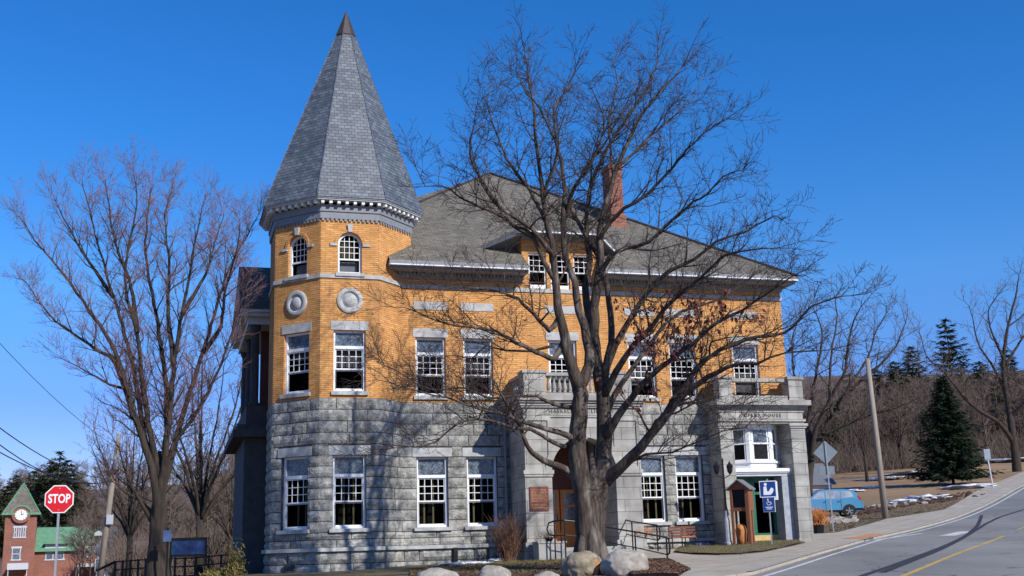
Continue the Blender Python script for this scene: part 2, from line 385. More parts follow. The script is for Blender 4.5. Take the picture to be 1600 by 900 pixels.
def band(name,line,d0,d1,mat,lift,step=1.0,label=None,cat=None,kind='structure'):
    """a strip along a line, finely cut and draped"""
    pts=[Vector(p) for p in line];fine=[]
    for a,b in zip(pts,pts[1:]):
        k=max(1,int((b-a).length/step));fine+=[a+(b-a)*j/k for j in range(k)]
    fine.append(pts[-1]);mb=MB()
    # smooth the corners a little
    for _ in range(6):
        fine=[fine[0]]+[(fine[i-1]+fine[i]*2+fine[i+1])/4 for i in range(1,len(fine)-1)]+[fine[-1]]
    n=max(1,int(abs(d1-d0)/1.2)+ (1 if abs(d1-d0)>1 else 0))
    rows=[offset(fine,d0+(d1-d0)*k/n) for k in range(n+1)]
    vs=[grd(q.x,q.y,lift) for r in rows for q in r];L=len(fine)
    mb.add(vs,[(k*L+i+1,k*L+i,(k+1)*L+i,(k+1)*L+i+1) for k in range(n) for i in range(L-1)])
    o=mb.build(name,mat,smooth=True);tag(o,label,cat,kind=kind);return o
band('road',EDGE,-.35,9.4,M['asphalt'],.03,1.0)
band('road_edge_line',EDGE,.0,.13,M['paintw'],.034)
yl=[(6.5,21.8),(8.3,25.3),(11.9,32.4),(17.8,43.5)]
band('road_centre_line',yl,-.07,.07,M['painty'],.034)
band('road_centre_line',[(20.3,48.2),(25,56.5)],-.06,.06,M['painty'],.034)
def gp(l): return [G(*p).xy for p in l]
band('tyre_and_painted_shadow_marks',gp([(1340,905),(1400,884),(1467,858.7),(1509,838.7),(1528,822),(1534,806)]),-.09,.09,M['skidshade'],.036,.5)  # dark bands: tyre marks, with pole and tree shadow painted in
band('tyre_and_painted_shadow_marks',gp([(1380,897),(1467,862),(1515,836),(1540,820),(1562,809),(1600,797),(1640,789)]),-.1,.08,M['skidshade'],.040,.5)
band('road_arrow_marking',gp([(1480,838.5),(1512,831.5)]),-.35,.3,M['paintw'],.034)
band('worn_line_marking',gp([(1366,846),(1400,839),(1440,835)]),-.1,.15,M['paintw'],.038)
# pavement with a kerb step
kerb=[Vector(p) for p in offset([Vector(p) for p in EDGE],-.36)]
kl=[p for p in kerb if p.y>24 and p.y<130]
back=gp([(1475,799),(1387,813),(1304,836),(1262,838),(1180,840)])
door_path=gp([(1122,852),(1050,860),(1000,856),(955,858),(938,868),(960,876),(1018,884),(1076,896.5)])
poly=[tuple(p) for p in kl]+[(57.5,128.5),(34.6,88.5)]+[tuple(p) for p in back]+[tuple(p) for p in door_path]+[(3.0,24.2)]
sheet('pavement',poly,M['pave'],.10,1.0,skirt=.02)
band('kerb',[tuple(p) for p in kerb if 20<p.y<135],-.16,.0,M['concrete'],.115,1.0)
sheet('lawn_island',gp([(1054,868),(1085,871.5),(1125,872.6),(1160,871.5),(1194,868),(1225,861),(1258,853),(1235,848),(1205,846),(1180,844),(1140,848),(1095,856),(1060,861)]),M['grass'],.125,.5,skirt=.02,bumpy=.06)
sheet('mulch_bed',gp([(1012,880),(1045,880),(1062,888),(1080,897),(1060,905),(990,905),(960,890)]),M['mulch'],.115,.3,skirt=.02,bumpy=.04)
sheet('mulch_bed',gp([(640,893),(760,893),(870,886),(960,884),(985,898),(960,915),(820,925),(640,915)]),M['mulch'],.01,.3,bumpy=.05)
a,b=G(1333,846),G(1375,838)
band('tactile_plate',[a.xy,b.xy],-.45,.35,M['tactile'],.107,.5)
# ------------------------------------------------------------------ the library building, in its own frame
lib=empty('library_building',(BX,BY,0),YB,'two storey library of orange brick over grey rough granite with corner turret and slate spire','building')
h=1.075;TR=h*(1+2**.5);vm=-1.55
def wallface(mb,a,b,z0,z1,ops=(),rev=.22,arcseg=10):
    a=Vector(a);b=Vector(b);L=(b-a).length;d=(b-a)/L;n=Vector((d.y,-d.x))
    def P(s,z,dep=0): q=a+d*s-n*dep;return (q.x,q.y,z)
    S=sorted({0,L,*[x for o in ops for x in o[:2]]});Z=sorted({z0,z1,*[x for o in ops for x in o[2:4]]})
    for i in range(len(S)-1):
        for j in range(len(Z)-1):
            cs=(S[i]+S[i+1])/2;cz=(Z[j]+Z[j+1])/2
            if any(o[0]<cs<o[1] and o[2]<cz<o[3] for o in ops): continue
            mb.quad(P(S[i],Z[j]),P(S[i+1],Z[j]),P(S[i+1],Z[j+1]),P(S[i],Z[j+1]))
    for o in ops:
        s0,s1,q0,q1=o[:4];arch=len(o)>4
        zt=q1
        if arch: zt=q1-(s1-s0)/2
        mb.quad(P(s0,q0),P(s0,zt),P(s0,zt,rev),P(s0,q0,rev));mb.quad(P(s1,q0),P(s1,q0,rev),P(s1,zt,rev),P(s1,zt))
        mb.quad(P(s0,q0),P(s0,q0,rev),P(s1,q0,rev),P(s1,q0))
        if not arch: mb.quad(P(s0,q1),P(s1,q1),P(s1,q1,rev),P(s0,q1,rev))
        else:
            r=(s1-s0)/2;c=(s0+s1)/2
            pts=[(c-r*math.cos(math.pi*k/arcseg),zt+r*math.sin(math.pi*k/arcseg)) for k in range(arcseg+1)]
            for k in range(arcseg):
                p,q=pts[k],pts[k+1]
                mb.quad(P(*p),P(*q),P(*q,rev),P(*p,rev))
                mb.quad(P(p[0],p[1]),P(q[0],q[1])[:3],P(q[0],q1),P(p[0],q1))
    return P
def rockface(mb,a,b,courses,ops=(),seed=1,pro=.055,ext=.03,rough=1.0):
    """rows of rock-faced blocks standing proud of the joints"""
    rnd=random.Random(seed);a=Vector(a);b=Vector(b);L=(b-a).length;d=(b-a)/L;n=Vector((d.y,-d.x));j=.015
    for z0,z1 in courses:
        cuts=[(o[0],o[1]) for o in ops if o[2]<z1-.02 and o[3]>z0+.02]
        segs=[];s=-ext
        for c0,c1 in sorted(cuts): segs.append((s,c0));s=c1
        segs.append((s,L+ext))
        for s0,s1 in segs:
            if s1-s0<.08: continue
            x=s0
            while x<s1-1e-6:
                w=rnd.uniform(.45,1.35)
                if s1-x-w<.35:w=s1-x
                nxs=max(2,int(w/.13));nz=max(2,int((z1-z0)/.11))
                amp=rnd.uniform(.6,1.2)*rough;tilt=rnd.uniform(-.02,.02);sd_=rnd.uniform(0,99)
                vs=[]
                for k in range(nz+1):
                    for i in range(nxs+1):
                        fx=i/nxs;fz=k/nz
                        ex=min(fx,1-fx)*w;ez=min(fz,1-fz)*(z1-z0)
                        e=min(1,min(ex,ez)/.07)
                        ss=x+j+(w-2*j)*fx;zz=z0+j+(z1-z0-2*j)*fz
                        nn=noise.noise(Vector((ss*3.2,zz*5+sd_,sd_)))*.5+noise.noise(Vector((ss*9,zz*11,sd_)))*.28
                        dep=.012+e*(pro*.6+pro*.9*amp*nn+tilt*(fx-.5)+pro*.2*rnd.random())
                        q=a+d*ss+n*max(.004,dep);vs.append((q.x,q.y,zz))
                W_=nxs+1
                fs=[(k*W_+i,k*W_+i+1,(k+1)*W_+i+1,(k+1)*W_+i) for k in range(nz) for i in range(nxs)]
                mb.add(vs,fs)
                x+=w
oct_=[(-h,-TR),(h,-TR),(TR,-h),(TR,h),(h,TR),(-h,TR),(-TR,h),(-TR,-h)]
U1=8.19; # main wall window centres
WU=[3.22,5.08,8.5,11.83,13.6,16.42];WG=[3.22,5.12,11.95,13.57];hw=.585
s0=2.12;UR=18.23
mainU=[(u-hw-s0,u+hw-s0,5.80,8.03) for u in WU]
mainG=[(u-hw-s0,u+hw-s0,.97,3.53) for u in WG]
ct=h
# -- brick walls
mb=MB()
for i in range(8):
    a,b=oct_[i],oct_[(i+1)%8];ops=[]
    if i in (0,7): ops=[(ct-hw,ct+hw,5.8,8.03),(ct-.44,ct+.44,10.17,11.72,1)]
    wallface(mb,a,b,5.56,12.3,ops)
twr=mb
mb.build('turret_brick_wall',M['brick'],lib)
mb=MB()
dorm=[(7.22,7.95),(8.12,8.92),(9.1,9.83)]
wallface(mb,(s0,vm),(UR,vm),5.56,10.36,mainU+[(u0-s0,u1-s0,10.08,10.36) for u0,u1 in dorm])
wallface(mb,(UR,vm),(UR,16),5.56,10.36,[(3,4.2,5.8,8.03),(8,9.2,5.8,8.03)])
wallface(mb,(UR,16),(-.3,16),5.56,10.36);wallface(mb,(-.3,16),(-.3,1.5),5.56,10.36)
mb.build('brick_wall',M['brick'],lib)
# -- stone base
CO=[(.33,.60),(.60,.84)]+[(.84+.384*k,.84+.384*(k+1)) for k in range(7)]+[(3.528,3.92)]+[(3.92+.41*k,3.92+.41*(k+1)) for k in range(4)]
BASE=[(-1.0,-.62),(-.62,-.22),(-.22,.2)]
mb=MB();rb=MB()
for i in range(8):
    a,b=oct_[i],oct_[(i+1)%8];ops=[(ct-hw,ct+hw,.97,3.53)] if i in (0,7) else []
    wallface(mb,a,b,-1,5.56,ops)
    if i in (0,7,1,6):
        rops=[(ct-hw,ct+hw,.84,3.53),(ct-.75,ct+.75,3.53,3.86)] if ops else []
        rockface(rb,a,b,CO,rops,seed=i+3);rockface(rb,a,b,BASE,[],seed=i+30,pro=.1,ext=.05)
rb.build('turret_granite_wall',M['granite'],lib);rb=MB();mb.build('turret_wall_backing',M['mortar'],lib);mb=MB()
wallface(mb,(s0,vm),(UR,vm),-1,5.56,mainG+[(7.22-s0,9.7-s0,-1,4.25),(15.3-s0,17.2-s0,-.3,2.5)])
wallface(mb,(UR,vm),(UR,16),-1,5.56);wallface(mb,(UR,16),(-.3,16),-1,5.56);wallface(mb,(-.3,16),(-.3,1.5),-1,5.56)
mb.build('granite_wall_backing',M['mortar'],lib)
rops=[(u-hw-s0,u+hw-s0,.84,3.53) for u in WG]+[(u-.75-s0,u+.75-s0,3.53,3.86) for u in WG]+[(6.3-s0,10.6-s0,-1,5.56),(15.1-s0,17.6-s0,-1,5.56)]
for ua,ub in ((s0+.02,6.3),(10.6,15.1),(17.6,UR)):
    rb=MB();ro_=[(o[0]+s0-ua,o[1]+s0-ua,*o[2:]) for o in rops[:-2] if ua<(o[0]+o[1])/2+s0<ub]
    rockface(rb,(ua,vm),(ub,vm),CO,ro_,seed=int(50+ua),ext=.0);rockface(rb,(ua,vm),(ub,vm),BASE,[],seed=int(80+ua),pro=.1,ext=0)
    rb.build('rock_faced_granite_wall',M['granite'],lib)
rb=MB()
rockface(rb,(UR,vm),(UR,12),CO+BASE,[],seed=52)
rb.build('side_granite_wall',M['granite'],lib)
def along(mb,a,b,z0,z1,out0,out1,ext=0):
    """moulding along a wall edge: box from out0 to out1 proud of the wall, mitred for 45 degree corners by ext"""
    a=Vector(a);b=Vector(b);d=(b-a).normalized();n=Vector((d.y,-d.x))
    vs=[]
    for z in (z0,z1):
        for p,sg in ((a,-1),(b,1)):
            for o in ((out0,out1) if sg<0 else (out1,out0)):
                q=p+n*o+d*sg*(o*ext);vs.append((q.x,q.y,z))
    mb.add(vs,[(3,2,1,0),(4,5,6,7),(1,2,6,5),(0,1,5,4),(2,3,7,6),(3,0,4,7)])
T=.4142
# -- stone trim: water table, belt courses, sills and lintels
mb=MB()
for i in (7,0,1,6,2):
    along(mb,oct_[i],oct_[(i+1)%8],.2,.33,-.02,.15,T)
    along(mb,oct_[i],oct_[(i+1)%8],9.965,10.115,-.02,.05,T)
mb.build('turret_belt_course',M['trim'],lib);mb=MB()
along(mb,(s0,vm),(6.2,vm),.2,.33,-.02,.15);mb.build('water_table',M['trim'],lib);mb=MB();along(mb,(10.7,vm),(14.5,vm),.2,.33,-.02,.15);mb.build('water_table',M['trim'],lib);mb=MB()
along(mb,(s0,vm),(7.2,vm),9.93,10.08,-.02,.05);along(mb,(9.85,vm),(UR+.05,vm),9.93,10.08,-.02,.05);along(mb,(7.2,vm),(9.85,vm),9.93,10.075,-.02,.045)
along(mb,(UR,vm),(UR,16),9.93,10.08,-.02,.05)
mb.build('belt_course',M['trim'],lib)
# -- window unit (local frame: x across, -y outwards, z up from the sill)
def window_parts(w,hh,gm):
    fr=MB();t=.075
    fr.box(-w/2,-w/2+t,-.05,.08,0,hh);fr.box(w/2-t,w/2,-.05,.08,0,hh);fr.box(-w/2+t,w/2-t,-.05,.08,hh-t,hh);fr.box(-w/2+t,w/2-t,-.06,.08,0,t)
    zt=hh*.70
    fr.box(-w/2+t,w/2-t,-.055,.06,zt,zt+.11)
    sa=MB();zm=hh*.36;i=w/2-t
    for z0,z1,y in ((t,zm,.03),(zm,zt,0)):
        sa.box(-i,-i+.045,y,y+.035,z0,z1);sa.box(i-.045,i,y,y+.035,z0,z1);sa.box(-i+.045,i-.045,y,y+.035,z1-.045,z1);sa.box(-i+.045,i-.045,y-.003,y+.035,z0,z0+.05)
    mu=MB()
    for k in (1,2,3): x=-i+2*i*k/4;mu.box(x-.012,x+.012,.008,.028,zm+.05,zt-.045)
    for k in (1,2): z=zm+.05+(zt-zm-.095)*k/3;mu.box(-i+.045,i-.045,.006,.026,z-.012,z+.012)
    gl=MB();gl.quad((-i,.03,t),(i,.03,t),(i,.03,zt),(-i,.03,zt))
    tr=MB();tr.box(-i,i,.03,.04,zt+.11,hh-t)
    cu=MB();
    if gm:
        for x in (-.14,.2): cu.box(x-.03,x+.03,.2,.24,t,zt)
    else: cu.box(-i,i,.22,.23,zm*1.0,zt)
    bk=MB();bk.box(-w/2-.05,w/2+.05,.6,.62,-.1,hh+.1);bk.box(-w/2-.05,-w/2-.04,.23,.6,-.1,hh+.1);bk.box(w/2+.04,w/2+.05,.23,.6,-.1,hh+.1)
    return fr,sa,mu,gl,tr,cu,bk
def make_window(w,hh,gm):
    fr,sa,mu,gl,tr,cu,bk=window_parts(w,hh,gm)
    o=fr.build('window',M['white'],lib);s=sa.build('sash',M['white'],o);mu.build('muntins',M['white'],o)
    gl.build('pane',M['glass'],o);tr.build('transom_pane',M['transom'],o);cu.build('curtain' if gm else 'blind',M['curtain'] if gm else M['shade'],o);bk.build('dark_room_lining',M['darkint'],o)
    return o
WR=random.Random(3)
def place(o,a,b,s,z,dep=.16,first=False):
    a=Vector(a);b=Vector(b);d=(b-a).normalized();n=Vector((d.y,-d.x));q=a+d*s-n*dep
    if not first:
        o=copy_tree(o,lib)
        for ch in o.children:
            if ch.name.startswith('blind'): ch.location.z=WR.choice((0,.45,.2,-.25,-.5,.75,.1))
            if ch.name.startswith('curtain'): ch.location.x=WR.uniform(-.12,.12)
    o.location=(q.x,q.y,z);o.rotation_euler=(0,0,math.atan2(d.y,d.x));return o
wu=make_window(1.17,2.23,False);wg=make_window(1.17,2.56,True)
place(wu,oct_[0],oct_[1],ct,5.8,first=True);place(wg,oct_[0],oct_[1],ct,.97,first=True)
place(wu,oct_[7],oct_[0],ct,5.8);place(wg,oct_[7],oct_[0],ct,.97)
for u in WU: place(wu,(s0,vm),(UR,vm),u-s0,5.8)
for u in WG: place(wg,(s0,vm),(UR,vm),u-s0,.97)
place(wu,(UR,vm),(UR,16),3.6,5.8);place(wu,(UR,vm),(UR,16),8.6,5.8)
# sills, lintels, panels
def slab(name,a,b,s,w,z0,z1,out,mat='trim'):
    a=Vector(a);b=Vector(b);d=(b-a).normalized();mb=MB();along(mb,a+d*(s-w/2),a+d*(s+w/2),z0,z1,-.1,out);return mb.build(name,M[mat],lib)
faces=[(oct_[0],oct_[1],[ct],[ct]),(oct_[7],oct_[0],[ct],[ct]),((s0,vm),(UR,vm),[u-s0 for u in WU],[u-s0 for u in WG])]
for a,b,us,gs in faces:
    for s in us:
        slab('sill',a,b,s,1.34,5.66,5.797,.09);slab('lintel',a,b,s,1.36,8.04,8.37,.025)
    for s in gs:
        slab('sill',a,b,s,1.42,.842,.968,.13);slab('lintel',a,b,s,1.5,3.535,3.86,.05)
    if len(us)>1:
        for s in us: slab('stone_panel',a,b,s,1.3,9.11,9.42,.02)
    else:
        s=us[0]
        # arched window
        slab('sill',a,b,s,1.06,10.04,10.165,.1)
        r=.44;z0=10.17;zt=11.28
        ring=MB();pn=MB();mu=MB();arch=MB()
        def ringpts(r0,r1,y0,y1,out,zc,leg):
            prev=None;n=14
            pts=[(-1,zc-leg)]+[(k,0) for k in range(n+1)]+[(99,zc-leg)]
            L=[]
            for r_ in (r0,r1):
                l=[(-r_,zc-leg)] if leg else []
                l+=[(-r_*math.cos(math.pi*k/n),zc+r_*math.sin(math.pi*k/n)) for k in range(n+1)]
                if leg:l+=[(r_,zc-leg)]
                L.append(l)
            for i in range(len(L[0])-1):
                A,B,C,D=L[0][i],L[0][i+1],L[1][i+1],L[1][i]
                out.add([(p[0],y,p[1]) for y in (y0,y1) for p in (A,B,C,D)],[(0,1,2,3),(7,6,5,4),(0,4,5,1),(1,5,6,2),(2,6,7,3),(3,7,4,0)])
        ringpts(.365,.44,-.05,.08,ring,zt-z0,zt-z0);ring.box(-.365,.365,-.05,.08,0,.07);ring.box(-.365,.365,-.03,.06,.52,.58)
        o=ring.build('window',M['white'],lib)
        zc=zt-z0
        pn.add([(0,.03,.03)]+[(-.365,.03,.03)]+[(-.365*math.cos(math.pi*k/14),.03,zc+.365*math.sin(math.pi*k/14)) for k in range(15)]+[(.365,.03,.03)],[(0,i+1,i) for i in range(1,17)])
        pn.build('pane',M['glass'],o)
        for x in (-.18,0,.18): mu.box(x-.011,x+.011,.005,.03,.58,zc+math.sqrt(.365**2-x*x))
        for z in (.80,1.02): mu.box(-.365,.365,.003,.028,z,z+.022)
        for z,wd in ((1.24,.33),): mu.box(-wd,wd,.003,.028,z,z+.022)
        mu.build('muntins',M['white'],o)
        cb=MB();cb.box(-.33,.33,.2,.22,.07,.5);cb.build('blind',M['siding'],o)
        if a==oct_[0]:
            cc=MB()
            for x in (-.25,-.1,.08,.22): cc.box(x-.055,x+.055,.2,.24,.58,1.3)
            cc.build('curtain',M['curtain'],o)
        bk=MB();bk.box(-.5,.5,.6,.62,-.1,1.6);bk.box(-.5,-.49,.23,.6,-.1,1.6);bk.box(.49,.5,.23,.6,-.1,1.6);bk.build('dark_room_lining',M['darkint'],o)
        place(o,a,b,s,z0,first=True)
        kb=MB();kb.add([(-.07,-.09,1.56),(.07,-.09,1.56),(.1,-.09,1.85),(-.1,-.09,1.85),(-.07,.0,1.56),(.07,.0,1.56),(.1,.0,1.85),(-.1,.0,1.85)],[(0,1,2,3),(7,6,5,4),(0,4,5,1),(1,5,6,2),(2,6,7,3),(3,7,4,0)])
        k=kb.build('keystone',M['trim'],lib);place(k,a,b,s,z0,dep=0,first=True)
        for xa,xb in ((-.74,-.47),(.47,.74)):
            kb=MB();kb.box(xa,xb,-.05,0,1.02,1.12);k=kb.build('impost_block',M['trim'],lib);place(k,a,b,s,z0,dep=0,first=True)
        hb=MB();ringpts(.45,.56,-.045,0,hb,1.11,0);k=hb.build('brick_arch_hood',M['brick'],lib);place(k,a,b,s,z0,dep=0,first=True)
        # round stone disc
        db=MB();n=28;prof=[(.475,0),(.475,.05),(.42,.075),(.34,.075),(.31,.03),(.27,.0),(.24,.03),(.17,.085),(.08,.115),(.001,.12)]
        vs=[];fs=[]
        for i,(rr,y) in enumerate(prof):
            for k_ in range(n): an=2*math.pi*k_/n;vs.append((rr*math.cos(an),-y,rr*math.sin(an)))
            if i:
                for k_ in range(n): k2=(k_+1)%n;fs.append(((i-1)*n+k_,(i-1)*n+k2,i*n+k2,i*n+k_))
        db.add(vs,fs);k=db.build('round_stone_medallion',M['trim'],lib);place(k,a,b,s,9.14,dep=0,first=True)
# -- turret entablature and spire
mb=MB();mw=MB();mg=MB()
for i in range(8):
    a,b=oct_[i],oct_[(i+1)%8]
    along(mg,a,b,12.22,12.48,-.02,.06,T);along(mg,a,b,12.48,12.74,-.02,.1,T)
    d=(Vector(b)-Vector(a)).normalized();nn=Vector((d.y,-d.x))
    k=13
    for j in range(k):
        q=Vector(a)+d*(2*h*(j+.5)/k)
        along(mg,q-d*.045,q+d*.045,12.13,12.22,0,.055)
    k=8
    for j in range(k):
        q=Vector(a)+d*(2*(h+.12)*(j+.5)/k-.12)
        along(mw,q-d*.055,q+d*.055,12.73,12.85,.1,.33)
    along(mb,a,b,12.85,12.90,.0,.38,T)
    along(mb,a,b,12.90,12.99,.30,.42,T)
mg.build('turret_frieze',M['greytrim'],lib);mw.build('modillions',M['white'],lib);mb.build('turret_cornice',M['greytrim2'],lib)
tip=(.2,0,21.85);ro=TR+.46;rh=ro*T
ring=[(-rh,-ro),(rh,-ro),(ro,-rh),(ro,rh),(rh,ro),(-rh,ro),(-ro,rh),(-ro,-rh)]
def lerp(p,z): # point on the spire edge at height z
    t=(z-13.0)/(tip[2]-13.0);return (p[0]+(tip[0]-p[0])*t,p[1]+(tip[1]-p[1])*t,z)
sp=MB();cp=MB();rd=MB()
for i in range(8):
    a,b=ring[i],ring[(i+1)%8]
    z1=20.75
    sp.quad((*a,13.0),(*b,13.0),lerp(b,z1),lerp(a,z1));sp.quad((*a,13.0),(*a,12.94),(*b,12.94),(*b,13.0));sp.quad((0,0,12.94),(*b,12.94),(*a,12.94))
    k=1.04;A=lerp(a,z1-.02);B=lerp(b,z1-.02)
    A=((A[0]-tip[0])*1.08+tip[0],(A[1])*1.08,A[2]);B=((B[0]-tip[0])*1.08+tip[0],(B[1])*1.08,B[2])
    cp.quad(A,B,(tip[0],tip[1],tip[2]+.1))
    rd.tube([(*a,13.01),lerp(a,z1)],.028,5)
spo=sp.build('turret_spire',M['spire'],lib);cp.build('spire_cap',M['copper'],spo);rd.build('hip_flashing',M['spire'],spo)
# -- main roof
zE=10.78;vE=vm-.95;uL=-1.0;uRt=UR+.35
ap=(8.36,8.0,18.05);ap2=(8.36,9.0,18.05)
vB=19.0
mb=MB()
def roofz(v): return zE+(v-vE)*(ap[2]-zE)/(ap[1]-vE)
A=(uL,vE,zE);B=(uRt,vE,zE);C=(uRt,vB,zE);D=(uL,vB,zE)
# front slope starts beside the turret
E0=(1.5,vE,zE)
nv=vm+.0
mb.add([E0,(6.95,vE,zE),(6.95,nv,roofz(nv)),(1.5,nv,roofz(nv))],[(0,1,2,3)])
mb.add([(10.1,vE,zE),B,(UR+.35-(nv-vE),nv,roofz(nv)),(10.1,nv,roofz(nv))],[(0,1,2,3)])
mb.add([(1.5,nv,roofz(nv)),(6.95,nv,roofz(nv)),(10.1,nv,roofz(nv)),(UR+.35-(nv-vE),nv,roofz(nv)),ap,(uL,.0,roofz(0)),(1.5,.0,roofz(0))],[(0,1,2,3,4,5,6)])
mb.quad(B,C,ap2,ap);mb.quad(C,D,ap2);mb.quad(D,(uL,.0,zE),(uL,0,roofz(0)),ap,ap2)
mb.add([E0,B,C,D,(uL,vE,zE)],[(4,3,2,1,0)]) if False else None
rf=mb.build('roof',M['shingle'],lib)
rc=MB();rc.tube([(B[0],B[1],B[2]+.03),(ap[0],ap[1],ap[2]+.05)],.06,6);rc.tube([(ap[0],ap[1],ap[2]+.05),(2,1.6,roofz(1.6)+.05)],.05,6);rc.build('ridge_cap',M['copper'],rf)
# eaves
for a,b,e0,e1 in (((1.5,vm),(6.95,vm),0,0),((10.1,vm),(UR,vm),0,.37),((UR,vm),(UR,16),1,1)):
    mb=MB();mw=MB();md=MB();aa=Vector(a);bb=Vector(b);d=(bb-aa).normalized();osc=.37 if a[0]==UR else 1
    if osc<1: e0=1/.37
    def al(m_,z0,z1,o0,o1):
        n=Vector((d.y,-d.x));vs=[]
        for z in (z0,z1):
            for p,sg in ((aa,-1),(bb,1)):
                for o in ((o0*osc,o1*osc) if sg<0 else (o1*osc,o0*osc)):
                    k=(e0 if sg<0 else e1)*o;q=p+n*o+d*sg*k;vs.append((q.x,q.y,z))
        m_.add(vs,[(3,2,1,0),(4,5,6,7),(1,2,6,5),(0,1,5,4),(2,3,7,6),(3,0,4,7)])
    al(mb,10.30,10.40,-.02,.12);al(mb,10.40,10.47,-.02,.22);al(mb,10.50,10.56,-.02,.80);al(mb,10.56,10.60,.2,.88)
    al(mb,10.64,10.78,.2,.95);al(mw,10.60,10.64,.2,.97)
    L=(bb-aa).length;k=int(L/.14)
    for j in range(k):
        q=aa+d*(L*(j+.5)/k)
        if j%1==0: along(md,q-d*.04,q+d*.04,10.405,10.50,.22*osc,.34*osc)
    mb.build('cornice',M['greytrim'],lib);mw.build('gutter_lip',M['white'],lib);md.build('dentils',M['greytrim'],lib)
# -- dormer
dm=MB()
wallface(dm,(6.95,vm-.003),(10.1,vm-.003),10.08,12.25,[(u0-6.95,u1-6.95,10.10,11.55) for u0,u1 in dorm])
wallface(dm,(10.1,vm),(10.1,.6),10.4,12.25);wallface(dm,(6.95,.6),(6.95,vm),10.4,12.25)
dmo=dm.build('dormer',M['brick'],lib)
for k,(u0,u1) in enumerate(dorm):
    fr=MB();w=u1-u0;hh=1.45;t=.06
    fr.box(-w/2,-w/2+t,-.05,.08,0,hh);fr.box(w/2-t,w/2,-.05,.08,0,hh);fr.box(-w/2+t,w/2-t,-.05,.08,hh-t,hh);fr.box(-w/2+t,w/2-t,-.06,.08,0,.16);fr.box(-w/2+t,w/2-t,-.03,.05,.68,.73)
    for x in (-w/6,w/6): fr.box(x-.01,x+.01,.0,.02,.73,hh-t)
    for z in (.95,1.17): fr.box(-w/2+t,w/2-t,-.002,.018,z-.01,z+.01)
    fr.mi=1;fr.quad((-w/2,.03,0),(w/2,.03,0),(w/2,.03,hh),(-w/2,.03,hh));fr.mi=2;fr.box(-w/2,w/2,.4,.42,0,hh)
    o=fr.build('dormer_window',[M['white'],M['glass'],M['darkint']],dmo);o.location=((u0+u1)/2,vm+.12,10.1)
P1=(5.25,vm+.55,11.80);P2=(6.9,vm-.75,12.34);P3=(9.95,vm-.75,12.34);P4=(11.35,vm+.55,11.80);Q2=(7.5,1.0,roofz(1.0)+.02);Q3=(9.6,1.0,roofz(1.0)+.02)
mb=MB()
mb.quad(P1,P2,Q2);mb.quad(P2,P3,Q3,Q2);mb.quad(P3,P4,Q3);mb.build('dormer_roof',M['shingle'],dmo)
mb=MB();dn=lambda p,k:(p[0],p[1]+.06*(k>0),p[2]-k)
for a,b in ((P1,P2),(P2,P3),(P3,P4)): mb.quad(dn(a,.16),dn(b,.16),b,a)
mb.quad(dn(P1,.16),(6.95,vm,12.16),dn(P2,.16));mb.quad(dn(P2,.16),(6.95,vm,12.16),(10.1,vm,12.16),dn(P3,.16));mb.quad(dn(P3,.16),(10.1,vm,12.16),dn(P4,.16))
mb.box(6.9,10.15,vm-.25,vm+.02,12.05,12.17)
mb.quad(dn(P1,.16),(6.95,vm+.6,11.9),(6.95,vm,12.16));mb.quad(dn(P4,.16),(10.1,vm,12.16),(10.1,vm+.6,11.9))
mb.build('dormer_eave',M['greytrim'],dmo)
mb=MB();mb.bar((P2[0],P2[1]-.02,12.20),(P3[0],P3[1]-.02,12.20),.04,.05);mb.bar(Vector(P3)+Vector((0,-.02,-.14)),Vector(P4)+Vector((0,-.02,-.14)),.04,.05);mb.build('dormer_gutter_lip',M['white'],dmo)
# -- chimney
mb=MB();mb.box(12.25,12.85,2.0,2.9,13.0,16.55);mb.box(12.19,12.91,1.94,2.96,16.55,16.72);mb.box(12.25,12.85,2.0,2.9,16.72,16.85);mb.box(12.17,12.93,1.92,2.98,13.2,14.4)
mb.build('chimney',M['redbrick'],lib)
# ------------------------------------------------------------------ central portico
vf=vm-2.0
pt=MB()
P=wallface(pt,(6.2,vf),(10.7,vf),-.8,5.0,[(1.02,3.5,-.8,4.02,1)],rev=.55,arcseg=20)
wallface(pt,(10.7,vf),(10.7,vm),-.8,5.0);wallface(pt,(6.2,vm),(6.2,vf),-.8,5.0)
wallface(pt,(7.22,vf+.55),(7.22,vm+.9),-.8,4.3);wallface(pt,(9.7,vm+.9),(9.7,vf+.55),-.8,4.3)
pt.quad((7.22,vf+.5,4.25),(9.7,vf+.5,4.25),(9.7,vm+.9,4.25),(7.22,vm+.9,4.25))
pt.build('portico_wall',M['ashlar'],lib)
# pier caps, plinths, panels, archivolt
for u0,u1 in ((6.2,7.22),(9.68,10.7)):
    mb=MB()
    mb.box(u0-.07,u1+.06,vf-.08,vf+.4,2.72,2.86);mb.box(u0-.03,u1+.03,vf-.045,vf+.4,2.62,2.72)
    mb.box(u0-.08,u1+.05,vf-.1,vf+.4,-.8,.32)
    uo=u0+.14 if u0<8 else u1-.14
    mb.box(u0+.0,u0+.12,vf-.05,vf,2.86,4.78);mb.box(u1-.12,u1,vf-.05,vf,2.86,4.78);mb.box(u0+.12,u1-.12,vf-.05,vf,4.66,4.78);mb.box(u0+.12,u1-.12,vf-.05,vf,2.86,2.98);mb.build('portico_pier',M['ashlar'],lib)
mb=MB()
n=24;c=8.46
for k in range(n):
    a0=math.pi*k/n;a1=math.pi*(k+1)/n
    q=[(c-r*math.cos(a),vv_,2.79+r*math.sin(a)) for vv_ in (vf-.06,vf-.001) for r,a in ((1.26,a0),(1.26,a1),(1.5,a1),(1.5,a0))]
    mb.add(q,[(0,1,2,3),(7,6,5,4),(0,4,5,1),(1,5,6,2),(2,6,7,3),(3,7,4,0)])
